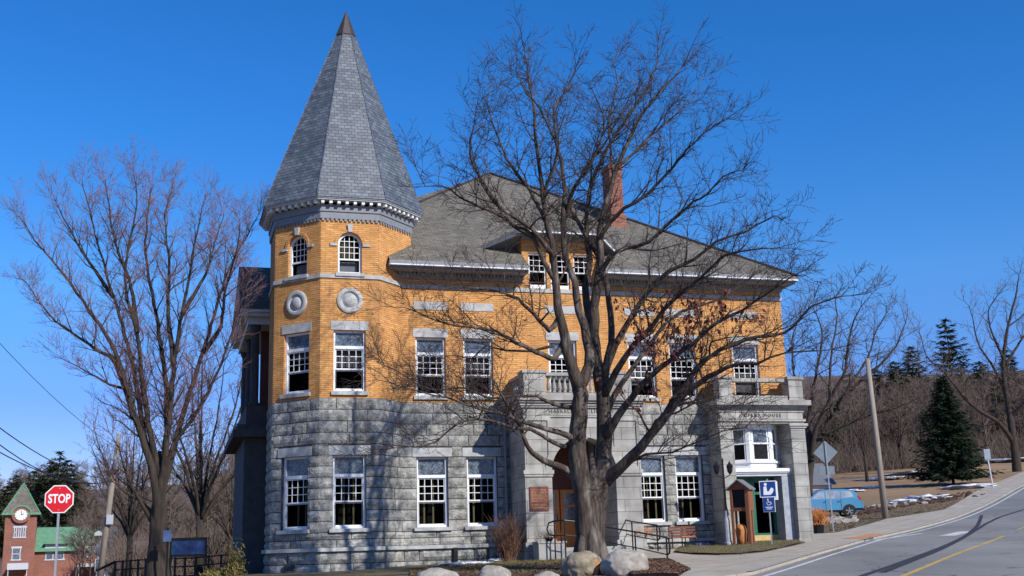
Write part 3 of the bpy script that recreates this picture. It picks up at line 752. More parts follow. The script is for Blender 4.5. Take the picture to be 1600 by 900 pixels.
mb.add([(8.33,vf-.14,3.95),(8.59,vf-.14,3.95),(8.66,vf-.14,4.6),(8.26,vf-.14,4.6),(8.33,vf,3.95),(8.59,vf,3.95),(8.66,vf,4.6),(8.26,vf,4.6)],[(0,1,2,3),(7,6,5,4),(0,4,5,1),(1,5,6,2),(2,6,7,3),(3,7,4,0)])
mb.build('archivolt',M['ashlar'],lib);mb=MB()
mb.box(6.15,10.75,vf-.05,vm,4.78,4.88)
mb.box(6.2,10.7,vf-.02,vm,4.88,5.13);mb.box(6.1,10.8,vf-.1,vm,5.13,5.2)
mb.box(5.98,10.92,vf-.22,vm,5.30,5.38);mb.box(5.9,11.0,vf-.3,vm,5.38,5.56);mb.box(6.05,10.85,vf-.15,vm,5.20,5.30)
mb.build('portico_entablature',M['ashlar'],lib)
mb=MB()
for u0,u1 in ((6.25,7.1),(9.6,10.5)):
    mb.box(u0,u1,vf,vf+.5,5.66,6.42);mb.box(u0-.05,u1+.05,vf-.05,vf+.55,6.42,6.52);mb.box(u0-.05,u1+.05,vf-.05,vf+.55,5.56,5.66)
mb.box(7.15,9.55,vf+.08,vf+.42,6.34,6.46);mb.box(7.15,9.55,vf+.06,vf+.44,5.56,5.70)
for u0 in (6.3,10.15):
    mb.box(u0,u0+.3,vf+.55,vm,6.34,6.46);mb.box(u0,u0+.3,vf+.55,vm,5.56,5.70)
pr=[(.09,0),(.09,.05),(.05,.08),(.085,.2),(.07,.33),(.04,.45),(.05,.52),(.08,.58),(.08,.64)]
for k in range(11): mb.lathe((7.3+k*.21,vf+.25,5.7),pr,8)
for k in range(6):
    for u0 in (6.45,10.3): mb.lathe((u0,vf+.72+k*.24,5.7),pr,8)
mb.build('balcony_balustrade',M['ashlar'],lib)
# vestibule: steps, red wood wall, orange doors
mb=MB();mb.quad((7.0,vm+.9,-.8),(9.9,vm+.9,-.8),(9.9,vm+.9,4.3),(7.0,vm+.9,4.3));vest=mb.build('vestibule_wall',M['redwood'],lib)
mb=MB();mb.box(7.0,9.9,vf-.6,vm+.9,-.8,-.02);mb.box(7.0,9.9,vf-.25,vm+.9,-.02,.1);mb.build('entrance_step',M['concrete'],lib)
def door(u0,u1,v,z0,z1,parent,mat,glassz):
    mb=MB();t=.14
    mb.box(u0,u0+t,v-.06,v,z0,z1);mb.box(u1-t,u1,v-.06,v,z0,z1);mb.box(u0+t,u1-t,v-.06,v,z1-t,z1);mb.box(u0+t,u1-t,v-.06,v,z0,z0+.25)
    mb.box(u0+t,u1-t,v-.06,v,glassz-.12,glassz);mb.box(u0+t,u1-t,v-.03,v,z0+.25,glassz-.12);mb.box(u0+t,u1-t,v-.055,v-.01,(glassz+z1)/2-.04,(glassz+z1)/2+.04)
    o=mb.build('door',M[mat],lib);g=MB();g.box(u0+t,u1-t,v-.035,v-.025,glassz,z1-t);g.build('pane',M['transom'],o)
    k=MB();k.tube([(u1-.1,v-.1,z0+1.0),(u1-.1,v-.1,z0+1.25)],.015,6);k.build('handle',M['black'],o)
door(7.5,8.4,vm+.88,.1,2.3,lib,'orangewood',1.05);door(8.45,9.35,vm+.88,.1,2.3,lib,'orangewood',1.05)
# lettering
def text(s,size,mat,parent=None,name='lettering',depth=.012,spacing=1.0,font_bold=0):
    cu=bpy.data.curves.new(name,'FONT');cu.body=s;cu.size=size;cu.extrude=depth/2;cu.align_x='CENTER';cu.align_y='CENTER';cu.space_character=spacing;cu.offset=font_bold
    cu.resolution_u=3
    o=bpy.data.objects.new('tmp_text',cu);col.objects.link(o)
    me=bpy.data.meshes.new_from_object(o.evaluated_get(bpy.context.evaluated_depsgraph_get()));bpy.data.objects.remove(o)
    me.name=name;me.materials.clear();me.materials.append(mat)
    q=bpy.data.objects.new(name,me);col.objects.link(q)
    if parent:q.parent=parent
    return q
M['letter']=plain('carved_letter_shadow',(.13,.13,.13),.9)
t=text('HASKELL FREE LIBRARY',.2,M['letter'],lib,'inscription',.02,1.25);t.location=(8.45,vf-.03,5.0);t.rotation_euler=(R(90),0,0)
# plaque
mb=MB();mb.box(6.34,7.05,vf-.05,vf,1.42,2.27);pl=mb.build('plaque',M['bronze'],lib)
mb=MB();rn=random.Random(4)
for k in range(13):
    z=2.16-k*.052
    if k==9: continue
    x=6.40
    while x<6.95:
        w_=rn.uniform(.03,.09);mb.box(x,min(6.99,x+w_),vf-.054,vf-.048,z-.012,z+.010);x+=w_+.018
mb.box(6.4,6.99,vf-.056,vf-.048,1.50,1.515);mb.build('raised_lines',M['bronzetxt'],pl)
# downspout left of the portico
mb=MB();mb.tube([(6.02,vm-.12,5.2),(6.02,vm-.12,-.5)],.06,8);mb.build('downspout',M['greytrim'],lib)
# ------------------------------------------------------------------ side portico with the bay window
vs_=vm-1.05
mb=MB()
for u0,u1 in ((14.5,15.07),(17.62,18.25)):
    mb=MB();mb.box(u0,u1,vs_,vm,-.6,4.05);mb.box(u0,u1,vs_+.003,vm,4.07,4.5);mb.box(u0-.05,u1+.05,vs_-.05,vm,4.5,4.58);mb.box(u0-.1,u1+.1,vs_-.1,vm,4.58,4.68)
    mb.box(u0-.06,u1+.06,vs_-.06,vm,-.6,.2);mb.build('side_portico_pier',M['ashlar'],lib)
mb=MB()
mb.box(14.5,18.25,vs_+.02,vm,4.68,4.76)
mb.box(14.45,18.3,vs_-.05,vm,4.76,4.86);mb.box(14.55,18.2,vs_,vm,4.86,5.13);mb.box(14.4,18.35,vs_-.16,vm,5.26,5.38);mb.box(14.3,18.45,vs_-.32,vm,5.38,5.58);mb.box(14.5,18.25,vs_-.04,vm,5.13,5.26)
mb.build('side_portico_entablature',M['ashlar'],lib)
mb=MB()
for u0,u1 in ((14.6,15.18),(17.68,18.3)):
    mb.box(u0,u1,vs_,vs_+.55,5.66,6.45);mb.box(u0-.05,u1+.05,vs_-.05,vs_+.6,6.45,6.57);mb.box(u0-.04,u1+.04,vs_-.04,vs_+.59,5.58,5.66)
mb.box(15.23,17.63,vs_+.1,vs_+.4,6.36,6.5);mb.box(15.23,17.63,vs_+.06,vs_+.44,5.58,5.80)
for u0 in (14.7,17.9): mb.box(u0,u0+.28,vs_+.6,vm,6.36,6.5);mb.box(u0,u0+.28,vs_+.6,vm,5.58,5.8)
mb.build('side_balcony_parapet',M['ashlar'],lib)
t=text('OPERA HOUSE',.2,M['letter'],lib,'inscription',.02,1.35);t.location=(16.4,vs_-.012,4.995);t.rotation_euler=(R(90),0,0)
# recess walls
mb=MB();mb.box(15.07,17.62,vm-.02,vm+.05,2.9,4.68);mb.box(15.07,15.2,vm-.06,vm+.8,-.6,2.9)
mb.build('recess_lining',M['ashlar'],lib)
mb=MB();mb.box(17.2,17.62,vm-.75,vm+.9,-.4,2.62);mb.build('blue_grey_return_wall',M['bluegrey'],lib)
# bay window
bay=MB();v0=vm-.03;v1=vm-.62;pl_=[(15.25,v0),(15.95,v1),(16.95,v1),(17.5,v0)]
def strip(mb,a,b,z0,z1,o0,o1): along(mb,a,b,z0,z1,o0,o1,T)
gl=MB();tr=MB();bl=MB()
for i in range(3):
    a,b=Vector(pl_[i]),Vector(pl_[i+1]);d=(b-a).normalized();L=(b-a).length
    strip(bay,a,b,2.95,3.16,-.05,.02);strip(bay,a,b,3.16,3.24,-.05,.09);strip(bay,a,b,4.55,4.68,-.05,.06);strip(bay,a,b,4.02-.12,4.02-.06,-.04,.03)
    for s in (.0,L-.13): along(bay,a+d*s,a+d*(s+.13),3.24,4.55,-.05,.02)
    for s in (.15,L-.2): along(bay,a+d*s,a+d*(s+.05),3.24,4.55,-.04,.0)
    along(bay,a+d*.2,a+d*(L-.2),4.47,4.55,-.04,0);along(bay,a+d*.2,a+d*(L-.2),3.24,3.31,-.04,0)
    along(gl,a+d*.13,a+d*(L-.13),3.24,4.55,-.03,-.025);along(tr,a+d*.13,a+d*(L-.13),3.96,4.55,-.024,-.018);along(bl,a+d*.13,a+d*(L-.13),3.26,3.96,-.034,-.031)
    along(bay,a+d*.25,a+d*(L-.25),3.02,3.10,.02,.03)
bo=bay.build('bay_window',M['white'],lib);gl.build('pane',M['glass'],bo);tr.build('upper_pane',M['transom'],bo)
bl.build('blind',M['shade'],bo)
mb=MB();mb.box(15.1,17.75,vm-.8,vm+.1,2.74,2.80);mb.box(15.1,17.8,vm-.86,vm+.1,2.80,2.93);mb.build('awning_ledge',M['white'],lib)
mb=MB();mb.box(15.1,17.72,vm-.74,vm+.1,2.64,2.74);mb.build('awning_soffit',M['greytrim2'],lib)
# green shopfront
mb=MB();v=vm-.1
for u0,u1,z0,z1 in ((15.2,15.32,.1,2.64),(16.02,16.32,.42,2.64),(17.08,17.2,.42,2.64),(15.32,17.2,2.42,2.64),(15.32,16.02,2.02,2.12),(16.32,17.08,1.95,2.05)): mb.box(u0,u1,v,v+.08,z0,z1)
mb.box(16.02,17.2,v-.02,v+.1,.36,.44)
gf=mb.build('green_shopfront',M['green'],lib)
mb=MB();mb.box(15.3,17.2,v+.05,v+.06,.1,2.5);mb.build('pane',M['glass'],gf)
mb=MB();mb.box(15.2,17.3,v+.8,v+.82,-.2,2.7);mb.build('dark_room_lining',M['darkint'],gf)
mb=MB();mb.box(15.78,15.98,v-.01,v+.03,1.45,1.95);mb.build('paper_notice',M['signwhite'],gf)
mb=MB();mb.box(16.02,17.2,v-.03,v+.06,-.3,.36);mb.build('yellow_panel',M['yellow'],lib)
# ------------------------------------------------------------------ west porch behind the turret
mb=MB();u0,u1=-3.55,-.3
mb.box(u0+.15,u1,2.0,9,-1,4.6);mb.build('porch_base',M['darkstone'],lib)
mb=MB();mb.box(u0-.3,u1,1.6,9.3,4.6,4.9);mb.box(u0-.15,u1,1.75,9.2,4.9,5.1);mb.box(u0+.2,u1,2.0,9,5.1,5.85);mb.build('porch_parapet',M['darkstone'],lib)
for uu,v in ((.5,2.25),(.5,5.4),(.5,8.6),(1.9,2.25)):
    mb=MB();mb.lathe((u0+uu,v,5.85),[(.22,0),(.22,.12),(.17,.16),(.17,1.6),(.145,2.9),(.15,2.95),(.22,3.1),(.22,3.22)],14);mb.build('porch_column',M['darkstone'],lib,smooth=True)
mb=MB();mb.box(-2.75,-.3,3.4,3.6,5.85,9.07);mb.box(-2.4,-1.9,3.3,3.4,5.85,8.2);mb.build('porch_inner_wall',M['redwood'],lib)
mb=MB();mb.box(u0+.2,u1,1.95,9,9.07,9.35);mb.box(u0-.05,u1,1.7,9.3,9.35,9.5);mb.box(u0-.12,u1,1.6,9.4,9.5,9.62);mb.build('porch_cornice',M['greytrim2'],lib)
mb=MB();mb.quad((u0-.15,1.55,9.63),(u1+.3,1.55,9.63),(u1+.3,4.2,11.95),(u0-.1,4.2,11.95));mb.quad((u0-.15,1.55,9.63),(u0-.1,4.2,11.95),(u0-.15,9.4,9.63));mb.quad((u0-.1,4.2,11.95),(u1,4.2,11.95),(u1,9.4,9.63),(u0-.15,9.4,9.63));mb.build('porch_roof',M['shingle'],lib)
# small vents at the base of the wall
slab('basement_vent',(s0,vm),(UR,vm),1.9,.16,-.28,.22,.17,'black')
slab('basement_vent',oct_[7],oct_[0],ct-.1,.42,-.42,-.18,.14,'mortar')
#=====TREES=====
class Tree:
    def __init__(s,seed): s.rnd=random.Random(seed);s.wood=MB();s.tw=MB();s.tips=[]
    def smooth(s,pts,rs,step=.35,jit=.03):
        """Catmull-Rom resampling of a hand-laid limb"""
        P=[pts[0]]+list(pts)+[pts[-1]];out=[];ro=[]
        for i in range(1,len(P)-2):
            a,b,c,d=P[i-1],P[i],P[i+1],P[i+2];n=max(2,int((c-b).length/step))
            for k in range(n):
                t=k/n;q=.5*((2*b)+(c-a)*t+(2*a-5*b+4*c-d)*t*t+(3*b-a-3*c+d)*t*t*t)
                w=min(1,(i-1+t)*.8)
                out.append(q+Vector((s.rnd.uniform(-jit,jit),s.rnd.uniform(-jit,jit),s.rnd.uniform(-jit,jit)))*w)
                ro.append(rs[i-1]+(rs[i]-rs[i-1])*t)
        out.append(pts[-1]);ro.append(rs[-1]);return out,ro
    def grow(s,p,d,L,r,lvl,segs=None,up=.12,crook=.22):
        rnd=s.rnd;segs=segs or max(2,int(L/(.32 if lvl<2 else .2)));pts=[p];q=p.copy();d=d.normalized()
        for i in range(segs):
            d=(d+Vector((rnd.gauss(0,crook),rnd.gauss(0,crook),rnd.gauss(0,crook)+up))).normalized()
            q=q+d*L/segs;pts.append(q.copy())
        rs=[max(s.rmin,r*(1-.8*i/segs)) for i in range(segs+1)]
        (s.tw if r<.02 else s.wood).tube(pts,rs,3 if r<.035 else 5,cap=False)
        return pts,rs
    def branch(s,pts,rs,lvl,cfg,start=.15):
        rnd=s.rnd
        if lvl>=len(cfg): s.tips.append(pts[-1]);return
        gap,Lr,ang=cfg[lvl]
        acc=rnd.uniform(0,gap);tot=sum((b-a).length for a,b in zip(pts,pts[1:]));run=0;side=rnd.uniform(0,6.28)
        for i in range(len(pts)-1):
            seg=(pts[i+1]-pts[i]);l=seg.length
            if l<1e-6: continue
            t=seg/l
            while acc<=run+l:
                f=acc/tot;acc+=gap*rnd.uniform(.6,1.4)
                if f<start: continue
                p=pts[i]+t*max(0,(acc-gap-run)) if False else pts[i]+seg*rnd.random()
                side+=2.4+rnd.uniform(-.5,.5)
                x=t.orthogonal().normalized();y=t.cross(x);perp=x*math.cos(side)+y*math.sin(side)
                if perp.z<-.35 and lvl==0: perp.z*=-.3
                A=R(ang)*rnd.uniform(.7,1.3)
                d=t*math.cos(A)+perp*math.sin(A)
                rr=rs[i]
                L=Lr*rnd.uniform(.45,1.2)*(1-.66*f)
                pp,r2=s.grow(p,d,L,min(rr*.6,.012+L*.014 if lvl==0 else .006+L*.007),lvl+1,up=s.up)
                s.branch(pp,r2,lvl+1,cfg,.12)
            run+=l
        # the limb's own tip forks
        if lvl<len(cfg):
            t=(pts[-1]-pts[-2]).normalized()
            for k in range(2 if lvl<2 else 1):
                d=t+Vector((rnd.gauss(0,.35),rnd.gauss(0,.35),rnd.gauss(0,.3)))
                pp,r2=s.grow(pts[-1],d,cfg[lvl][1]*rnd.uniform(.3,.6),rs[-1],lvl+1,up=s.up);s.branch(pp,r2,lvl+1,cfg,.1)
def pxtree(name,seed,Y0,limbs,cfg,mats,label,root,rmin=.0035,up=.06,group=None,rsc=1):
    """limbs: list of (points (px,py), depth offset start, depth offset end, r0, r1, branch?)"""
    T=Tree(seed);T.rmin=rmin;T.up=up;o=empty(name,root,0,label,'tree',group)
    base=Vector(root)
    for pts,d0,d1,r0,r1,br in limbs:
        n=len(pts);P=[at(x,y,Y0+d0+(d1-d0)*(i/(n-1))) -base for i,(x,y) in enumerate(pts)]
        rs=[rsc*(r0+(r1-r0)*(i/(n-1))**(1 if br is None else .62)) for i in range(n)]
        p,r=T.smooth(P,rs)
        T.wood.tube(p,r,10 if r0>.2 else 7)
        if br is not None: T.branch(p,r,0,cfg,br)
    w=T.wood.build('trunk',M[mats[0]],o,smooth=True);t=T.tw.build('crown',M[mats[1]],o)
    return o,T
Y1=33.0
ml=[
 ([(922,935),(922,890),(923,850),(925,820),(927,790),(926,765),(924,735),(924,708)],0,0,.62,.06,None),
 ([(921,880),(915,820),(911,765),(904,725),(903,690),(905,650),(907,620),(905,600)],0,-.5,.36,.24,None),
 ([(905,605),(894,572),(882,525),(870,480),(868,430),(863,380),(852,335),(846,290),(840,235),(835,180),(827,125),(820,82)],-.5,-1.5,.24,.02,.3),
 ([(905,605),(921,570),(918,530),(906,485),(897,440),(884,400),(880,350),(882,300),(878,255),(868,210),(866,170),(885,140),(898,112)],-.5,1.0,.22,.02,.3),
 ([(926,880),(931,820),(937,765),(942,720),(943,685),(943,645),(941,605)],0,.4,.36,.22,None),
 ([(941,610),(932,560),(928,500),(934,445),(938,400),(936,360),(948,315),(963,262),(985,215),(1010,170),(1042,132),(1066,105)],.4,-.5,.25,.02,.3),
 ([(932,560),(922,500),(915,450),(922,405),(915,350),(922,300),(940,250),(972,195),(1003,150),(1024,105),(1027,80)],.3,2.2,.19,.02,.3),
 ([(941,610),(950,560),(956,510),(948,450),(935,400),(905,350),(890,310),(915,265),(940,232),(960,195),(985,150)],.4,1.5,.17,.02,.4),
 # right, upper
 ([(936,375),(952,348),(976,326),(1013,303),(1050,261),(1068,243),(1083,224),(1110,200),(1136,186)],0,-2,.10,.015,.2),
 ([(934,440),(950,405),(978,388),(1013,378),(1060,336),(1085,315),(1106,303),(1130,275),(1160,266)],.2,-3,.11,.015,.2),
 ([(941,590),(962,540),(985,500),(1010,460),(1045,425),(1085,405),(1120,378),(1165,362),(1200,342),(1215,338)],.3,-2.5,.15,.015,.25),
 ([(943,620),(975,560),(1008,520),(1050,470),(1090,440),(1130,400),(1170,392),(1212,388)],.3,-4,.14,.015,.25),
 # right, lower
 ([(945,752),(965,735),(1000,700),(1033,660),(1062,621),(1091,599),(1121,582),(1148,569.5),(1184,567),(1228,551),(1300,546)],.2,-3.5,.24,.015,.25),
 ([(1000,703),(1040,645),(1070,600),(1096,569),(1111,555),(1148,538),(1184,525.5),(1226,520.6),(1250,500),(1270,480),(1300,466),(1330,462)],-.72,-3,.14,.015,.25),
 ([(943,690),(965,650),(985,622),(1015,590),(1050,560),(1085,535),(1120,505),(1160,485),(1195,460),(1225,440),(1240,430)],.2,-4.5,.17,.015,.25),
 ([(943,660),(958,620),(982,585),(1010,545),(1045,500),(1085,480),(1130,465),(1180,430),(1200,420)],.3,2,.14,.015,.3),
 ([(962,737),(1010,710),(1050,708),(1090,690),(1130,672),(1165,668)],0,-2,.06,.015,.2),
 ([(1012,686),(1025,658),(1055,645),(1085,630),(1130,640),(1160,630)],-.8,-3,.06,.01,.3),
 # left, lower
 ([(905,750),(885,735),(860,722),(839,713),(823,695),(814,667),(805,650),(793,632),(775,600),(760,585)],0,-2.2,.17,.015,.4),
 ([(904,690),(887,681),(860,672),(833,665),(815,659),(798,652),(780,647),(740,636),(700,622),(660,612),(610,598)],-.2,-3.2,.13,.015,.35),
 ([(905,640),(880,634),(856,628),(839,619),(801,618),(765,622),(725,607),(690,610),(655,600),(600,570)],-.3,-1,.10,.012,.35),
 ([(890,700),(860,690),(830,672),(800,668),(760,655),(720,660),(680,690),(640,700),(600,702)],-.2,-4,.09,.012,.3),
 # left, middle
 ([(884,530),(865,560),(850,556),(835.6,550),(806,535),(787,523),(757,513),(716,511),(677,499),(650,486),(615,480)],-.5,-2.6,.13,.012,.25),
 ([(872,500),(858,516),(843,501),(821,479),(809,467),(787,457),(747.5,450),(715,448),(680,445)],-.6,-3.4,.11,.012,.2),
 ([(866,540),(830,548),(790,548),(760,540),(735,560),(700,555),(670,575)],-.8,.2,.06,.01,.2),
 ([(868,440),(850,410),(830,368),(805,352),(770,332),(736,318),(715,305),(690,290),(665,290),(650,262)],-.8,-2.5,.10,.012,.2),
 ([(864,400),(845,375),(815,345),(785,330),(760,300),(745,270),(735,240),(738,200),(745,165)],-.9,-3.4,.10,.012,.2),
 ([(853,345),(835,310),(818,285),(800,262),(785,230),(770,190),(762,160),(766,130)],-1,1,.09,.012,.2),
 ([(848,310),(858,280),(870,240),(862,210),(845,170),(822,145),(806,112)],-1,-3,.08,.012,.2),
 ([(880,350),(892,310),(905,280),(925,250),(945,200),(935,160),(925,140)],.5,-2,.09,.012,.2),
 ([(948,315),(958,280),(955,240),(950,190),(965,130),(960,100),(964,82)],0,2,.08,.012,.2),
 ([(963,262),(990,240),(1015,215),(1050,185),(1075,160),(1100,120)],0,1.5,.07,.012,.1),
]
root=(at(924,880,Y1).x,Y1,H(at(924,880,Y1).x,Y1)-.1)
cfg=[(.27,2.1,50),(.17,.95,47),(.13,.42,42)]
mt,T=pxtree('maple_tree',11,Y1,ml,cfg,('bark','twig'),'large bare maple with forked trunk and clinging dark red leaves before the arched entrance',root,rsc=.86,rmin=.005)
# root flare
mb=MB()
for k in range(7):
    a=k*.9+.3;mb.tube([Vector((math.cos(a)*.2,math.sin(a)*.2,1.3)),Vector((math.cos(a)*.38,math.sin(a)*.38,.3)),Vector((math.cos(a)*.75,math.sin(a)*.75,-.1))],[.12,.2,.08],8)
mb.build('root_flare',M['bark'],mt,smooth=True)
# clinging dead leaves near the right-hand limbs
rn=random.Random(5);mb=MB()
base=Vector(root)
tips=[t for t in T.tips]
def topx(p):
    cp,sp=math.cos(PI_),math.sin(PI_);fw=p.y*cp+p.z*sp;up=-p.y*sp+p.z*cp;a=F*p.x/fw;b=-F*up/fw
    return 800+a*math.cos(RO)-b*math.sin(RO),450+a*math.sin(RO)+b*math.cos(RO)
zones=[((1060,537),45,24,1),((1000,545),45,32,.95),((1050,485),75,34,.6),((930,490),60,60,.3),((940,600),55,55,.5),((1130,485),60,36,.4),((985,590),45,45,.55),((975,480),50,40,.4)]
for t in tips:
    x,y=topx(t+base);pr=0
    for (cx,cy),rx,ry,dn in zones:
        q=((x-cx)/rx)**2+((y-cy)/ry)**2
        if q<1: pr=max(pr,dn*(1-q*.6))
    if rn.random()<pr*.27:
        for k in range(rn.randint(3,7)):
            c=t+Vector((rn.gauss(0,.07),rn.gauss(0,.07),rn.gauss(0,.07)-.03));s_=rn.uniform(.05,.11)
            ax=Vector((rn.gauss(0,1),rn.gauss(0,1),rn.gauss(0,1))).normalized();bx=(ax.orthogonal().normalized()+Vector((0,0,-1.3))).normalized();cx_=ax.cross(bx).normalized()
            mb.add([c,c+bx*s_*.8+cx_*s_*.45,c+bx*s_*1.9+ax*s_*.3,c+bx*s_*.9-cx_*s_*.5+ax*s_*.45],[(0,1,2),(0,2,3)])
mb.build('dead_leaves',M['leafdry'],mt)
# left tree: vase shape
Y2=41.5;rn=random.Random(21)
tl=[([(246,935),(246,900),(246,870),(247,830),(248,790),(248,780),(249,740),(251,705)],0,0,.50,.10,None)]
LT=[([(246,790),(240,745),(222,680),(205,635),(190,578),(165,522),(130,470),(92,420),(55,375),(32,340)],0,-2,.21),
([(205,635),(180,568),(150,545),(112,520),(75,490),(40,440)],-.45,1,.12),
([(247,780),(238,735),(226,680),(215,610),(200,540),(178,465),(160,405),(142,340),(128,282)],0,1.5,.20),
([(178,465),(140,410),(110,360),(85,310)],.8,-.5,.09),
([(250,770),(244,720),(232,660),(222,590),(214,520),(196,450),(200,390),(214,320),(208,272)],0,-1.5,.19),
([(214,520),(205,450),(180,380),(170,320),(165,280)],-.9,1,.10),
([(248,770),(255,720),(262,640),(252,540),(238,460),(228,390),(232,320),(238,290)],0,1,.20),
([(250,770),(258,720),(265,650),(272,570),(285,490),(298,420),(308,360),(318,315)],0,-1.8,.20),
([(272,570),(262,480),(264,410),(258,340),(270,290)],-1,1.5,.11),
([(250,780),(262,735),(280,670),(298,610),(318,550),(338,480),(358,420),(384,372),(404,335)],0,1.2,.20),
([(318,550),(345,510),(352,450),(368,400),(374,350)],.7,-2,.11),
([(262,720),(300,655),(332,600),(356,540),(372,480),(392,430)],.2,-1,.12),
([(205,610),(170,600),(135,580),(105,565)],-.4,-2,.07),([(285,490),(320,430),(335,380),(350,335)],-1.2,1.8,.09)]
for pts,d0,d1,r0 in LT:
    if pts[0][1]>700: pts=[(247,865)]+pts
    tl.append((pts,d0,d1,r0,.012,.30))
tl.append(([(238,815),(222,790),(205,760),(196,735),(185,700),(175,680)],0,-1,.10,.015,.3))
tl.append(([(236,800),(215,780),(195,770),(180,750),(170,735)],0,1,.07,.015,.3))
root2=(at(246,900,Y2).x,Y2,H(at(246,900,Y2).x,Y2)-.1)
lt,_=pxtree('maple_tree',22,Y2,tl,[(.24,2.1,38),(.16,1.0,36),(.11,.48,34)],('bark2','twig2'),'bare vase-shaped tree with reddish twigs standing left of the turret',root2,rmin=.004,up=.13)
# ---------------------------------------------------------------- generic bare trees
def bare_tree(name,seed,ht,spread,loc,label,mats,nl=9,cfg=None,trunk=.3,lean=0,group=None,lr=.1,rmin=.012,fork=.25):
    T=Tree(seed);T.rmin=rmin;T.up=.12;rn=T.rnd;o=empty(name,loc,0,label,'tree',group)
    cfg=cfg or [(.8,2.6,42),(.5,1.3,40),(.35,.7,38)]
    z0=ht*fork
    top=Vector((lean,0,z0))
    T.wood.tube([Vector((0,0,-.4)),Vector((lean*.3,0,z0*.5)),top],[trunk,trunk*.8,trunk*.7],8)
    for k in range(nl):
        a=k*2.4+rn.uniform(-.3,.3);f=(k+.5)/nl;rad=spread*math.sqrt(f)*rn.uniform(.7,1.05);e=Vector((lean*1.5+rad*math.cos(a),rad*math.sin(a),ht*(1-.35*f*f)*rn.uniform(.85,1)))
        st=top*(1-.25*rn.random());m1=st+Vector((e.x-st.x,e.y-st.y,0))*.25+Vector((0,0,(e.z-st.z)*.3));m2=st+Vector((e.x-st.x,e.y-st.y,0))*.65+Vector((0,0,(e.z-st.z)*.62))
        p,r=T.smooth([st,m1,m2,e],[lr,lr*.75,lr*.45,.02],.7,.06)
        T.wood.tube(p,r,5);T.branch(p,r,0,cfg,.15)
    T.wood.build('trunk',M[mats[0]],o,smooth=True);T.tw.build('crown',M[mats[1]],o);return o
def onground(px,py_far,Y): 
    p=at(px,py_far,Y);return (p.x,Y,H(p.x,Y))
# far tree behind the library's right corner (leaning trunks)
r3=onground(1268,720,72)
T3=[([(1262,775),(1268,715),(1290,670),(1315,625),(1345,595),(1375,570),(1400,540),(1415,505)],0,2,.30,.03,.2),
 ([(1268,715),(1275,670),(1300,620),(1320,580),(1325,540),(1335,500),(1345,480)],0,-2,.2,.03,.2),
 ([(1268,720),(1262,670),(1268,620),(1278,570),(1285,525),(1275,490)],0,1,.2,.03,.2),
 ([(1310,640),(1330,600),(1355,560),(1368,520),(1385,490)],0,3,.13,.03,.15),
 ([(1285,680),(1320,665),(1355,650),(1390,640),(1420,630)],0,-2,.10,.02,.15),
 ([(1272,690),(1250,640),(1240,580),(1238,530),(1250,495)],0,3,.13,.03,.2),
 ([(1300,650),(1296,600),(1300,545),(1308,500),(1305,470)],0,2,.13,.03,.2),
 ([(1345,595),(1375,590),(1405,572),(1425,560)],1,-1,.08,.02,.1)]
pxtree('bare_tree',31,72,T3,[(.5,3.0,42),(.33,1.4,40),(.26,.65,38)],('bark2','twig3'),'wide bare tree with leaning trunk just behind the right corner of the library',r3,rmin=.008,up=.08)
# tree at the right edge of the picture
r4=onground(1588,752,118)
T4=[([(1592,760),(1585,700),(1578,650),(1570,600),(1568,560),(1575,510),(1588,460),(1592,430)],0,0,.55,.04,.3),
 ([(1583,690),(1560,660),(1535,645),(1510,625),(1490,600),(1470,575),(1450,560),(1440,530)],0,-3,.28,.04,.2),
 ([(1570,610),(1550,570),(1530,540),(1520,500),(1515,480)],0,3,.18,.03,.15),
 ([(1572,570),(1590,540),(1615,500),(1625,460)],0,1,.2,.03,.15),
 ([(1568,560),(1550,520),(1545,485),(1560,460)],0,-3,.14,.03,.15),
 ([(1578,650),(1600,630),(1630,600),(1650,560)],0,-3,.2,.03,.2),
 ([(1560,660),(1530,665),(1505,655),(1480,660)],0,2,.10,.03,.2),
 ([(1575,510),(1600,490),(1620,450)],0,2,.1,.03,.1)]
pxtree('bare_tree',41,118,T4,[(.75,3.8,42),(.5,1.8,40),(.38,.85,38)],('bark2','twig3'),'tall bare tree with crooked lower limb on the roadside at the far right',r4,rmin=.012,up=.08)
bare_tree('bare_tree',51,11,3.2,onground(1352,720,120),'slim bare tree standing on the brown field behind the utility pole',('bark2','twig3'),lr=.08,trunk=.2)
bare_tree('bare_tree',52,13,4,onground(1462,640,135),'bare tree with a thin crown rising behind the dark spruce',('bark2','twig3'),lr=.09,trunk=.2)
bare_tree('bare_tree',53,15,6.5,onground(318,640,75),'bare tree with broad thin crown seen behind and right of the vase-shaped maple',('bark2','twig3'),nl=12,lr=.13,trunk=.32)
bare_tree('bare_tree',54,12,4.5,onground(212,640,85),'bare tree partly hidden behind the utility pole on the left',('bark2','twig3'),nl=10,lr=.12,trunk=.3)
bare_tree('bare_tree',56,10,4.5,onground(365,640,95),'low bare tree just left of the dark library porch',('bark2','twig3'),nl=10,lr=.10,trunk=.25)
bare_tree('bare_tree',57,12,5,onground(1400,640,150),'bare tree on the wooded slope between the leaning tree and the spruce',('bark2','twig3'),nl=10,lr=.10,trunk=.25)
